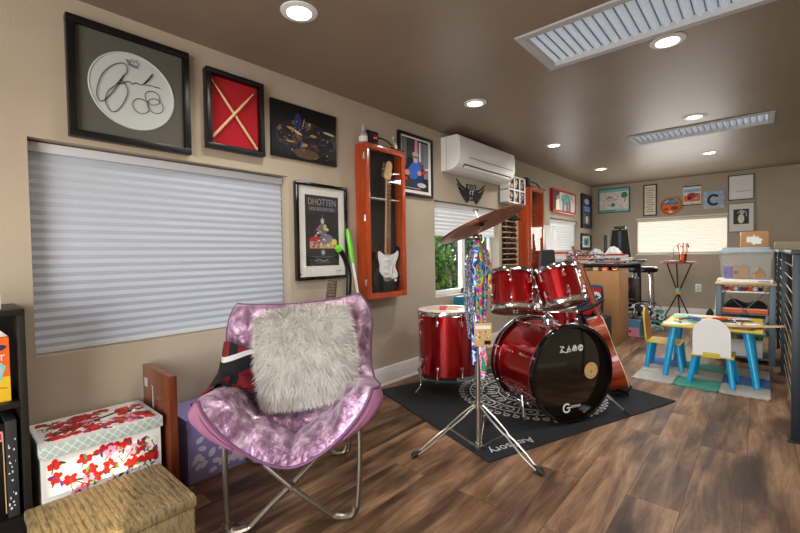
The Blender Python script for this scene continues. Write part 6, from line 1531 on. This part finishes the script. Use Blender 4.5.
b = B(); b.box((-.095, -.06, 0), (.095, .06, .30), 'black', .01); b.build('shell', t)
b = B(); b.tube(smooth_pts([(-.085, -.062, .02), (-.088, -.062, .28), (0, -.062, .293), (.088, -.062, .28), (.085, -.062, .02)], 3), .004, 'chrome', 6); b.build('metal_edge', t)
A = Art(-.0605)
for k in range(6): a = k*1.05; A.p(ell(-.01+.022*math.cos(a), .185+.026*math.sin(a), .016, .010, 9, rot=a), 'red')
A.p(rect(-.07, .03, .07, .05), 'brown'); A.build('splash_mark', t)
t = thing('bar_stool', 'black padded stool with chrome tube legs behind the bin stack', 'stool', (.975, 6.50, 0))
b = B(); b.lathe([(0, .725), (.165, .725), (.175, .74), (.175, .785), (.155, .80), (0, .80)], 'black', seg=32); b.build('seat', t)
A = Art(-.176); A.p(ell(0, .76, .04, .012), 'light_grey'); A.p(ell(.01, .765, .015, .014), 'black'); A.build('seat_emblem', t)
for k in range(4):
    a = PI/4+k*PI/2; c_, s_ = math.cos(a), math.sin(a); b = B(); b.tube(smooth_pts([(c_*.11, s_*.11, .724), (c_*.14, s_*.14, .66), (c_*.155, s_*.155, .3), (c_*.165, s_*.165, .010)], 4), .011, 'chrome', 10); b.build('leg', t)
b = B(); b.torus((0, 0, .30), (0, 0, 1), .155, .008, 'black', 32, 6); b.build('foot_ring', t)
t = thing('patterned_tote', 'teal and black patterned tote standing behind the yellow chair', 'bag', (1.20, 6.20, 0))
b = B(); b.prism([(-.075, 0), (.075, 0), (.095, .26), (-.095, .26)], 'tote_mix', (0, .04, 0), d=.08); b.build('tote_body', t)
b = B(); b.tube(smooth_pts([(-.05, -.042, .25), (-.03, -.05, .31), (.03, -.05, .31), (.05, -.042, .25)], 4), .004, 'black', 6); b.build('handle', t)
# flag patterned cloth bag in front of the kraft box
t = thing('flag_cushion', 'red white and blue star cushion propped behind the acoustic guitar', 'cushion', (.80, 4.62, .33), 0)
b = B()
for sd in (-1, 1): b.grid(lambda i, j, sd=sd: cush(i, j, sd, .17, .05)+V((0, 0, .17)), 14, 14, 'navy')
b.build('cushion_body', t, smooth=80)
A = Art(-.052); A.p(rect(-.155, .04, -.02, .31), 'navy'); A.p([(-.15, .02), (.0, .1), (.16, .29), (.16, .20), (.05, .02)], 'red'); A.p([(0, .31), (.16, .31), (.16, .12), (.1, .03)], 'red')
st = [(.115+(.035 if k % 2 == 0 else .014)*math.sin(k*PI/5), .215+(.035 if k % 2 == 0 else .014)*math.cos(k*PI/5)) for k in range(10)]
A.p(ell(.115, .215, .045, .055), 'white'); A.p(st, 'navy'); A.build('flag_print', t)
t_, h_ = sbox('dark_crate', 'dark crate under the flag cushion behind the kit', 'crate', (.58, 4.50, 0), (1.0, 4.80, .329), 'charcoal', .006)
b = B(); b.box((-.1, -h_[1]-.002, .22), (.1, -h_[1]-.0004, .26), 'black'); b.build('hand_slot', t_)
# teal box behind the floor tom and candle on the sill
t_, h_ = sbox('teal_box', 'tall teal box standing between the floor tom and the wall', 'box', (.05, 3.20, 0), (.16, 3.42, .62), 'teal_box', .003)
b = B(); b.box((h_[0]+.0004, -.06, .54), (h_[0]+.002, .06, .59), 'light_grey'); b.build('label_patch', t_)
t = thing('candlestick', 'white candle in a black holder on the far window sill', 'candle', (-.045, 3.50, .626))
b = B(); b.lathe([(0, .001), (.028, .001), (.026, .008), (.010, .014), (.014, .03), (.020, .04), (.012, .048), (0, .048)], 'black', seg=20); b.build('holder', t)
b = B(); b.cyl((0, 0, .048), (0, 0, .165), .010, 'cream', .008, 14); b.build('candle', t)
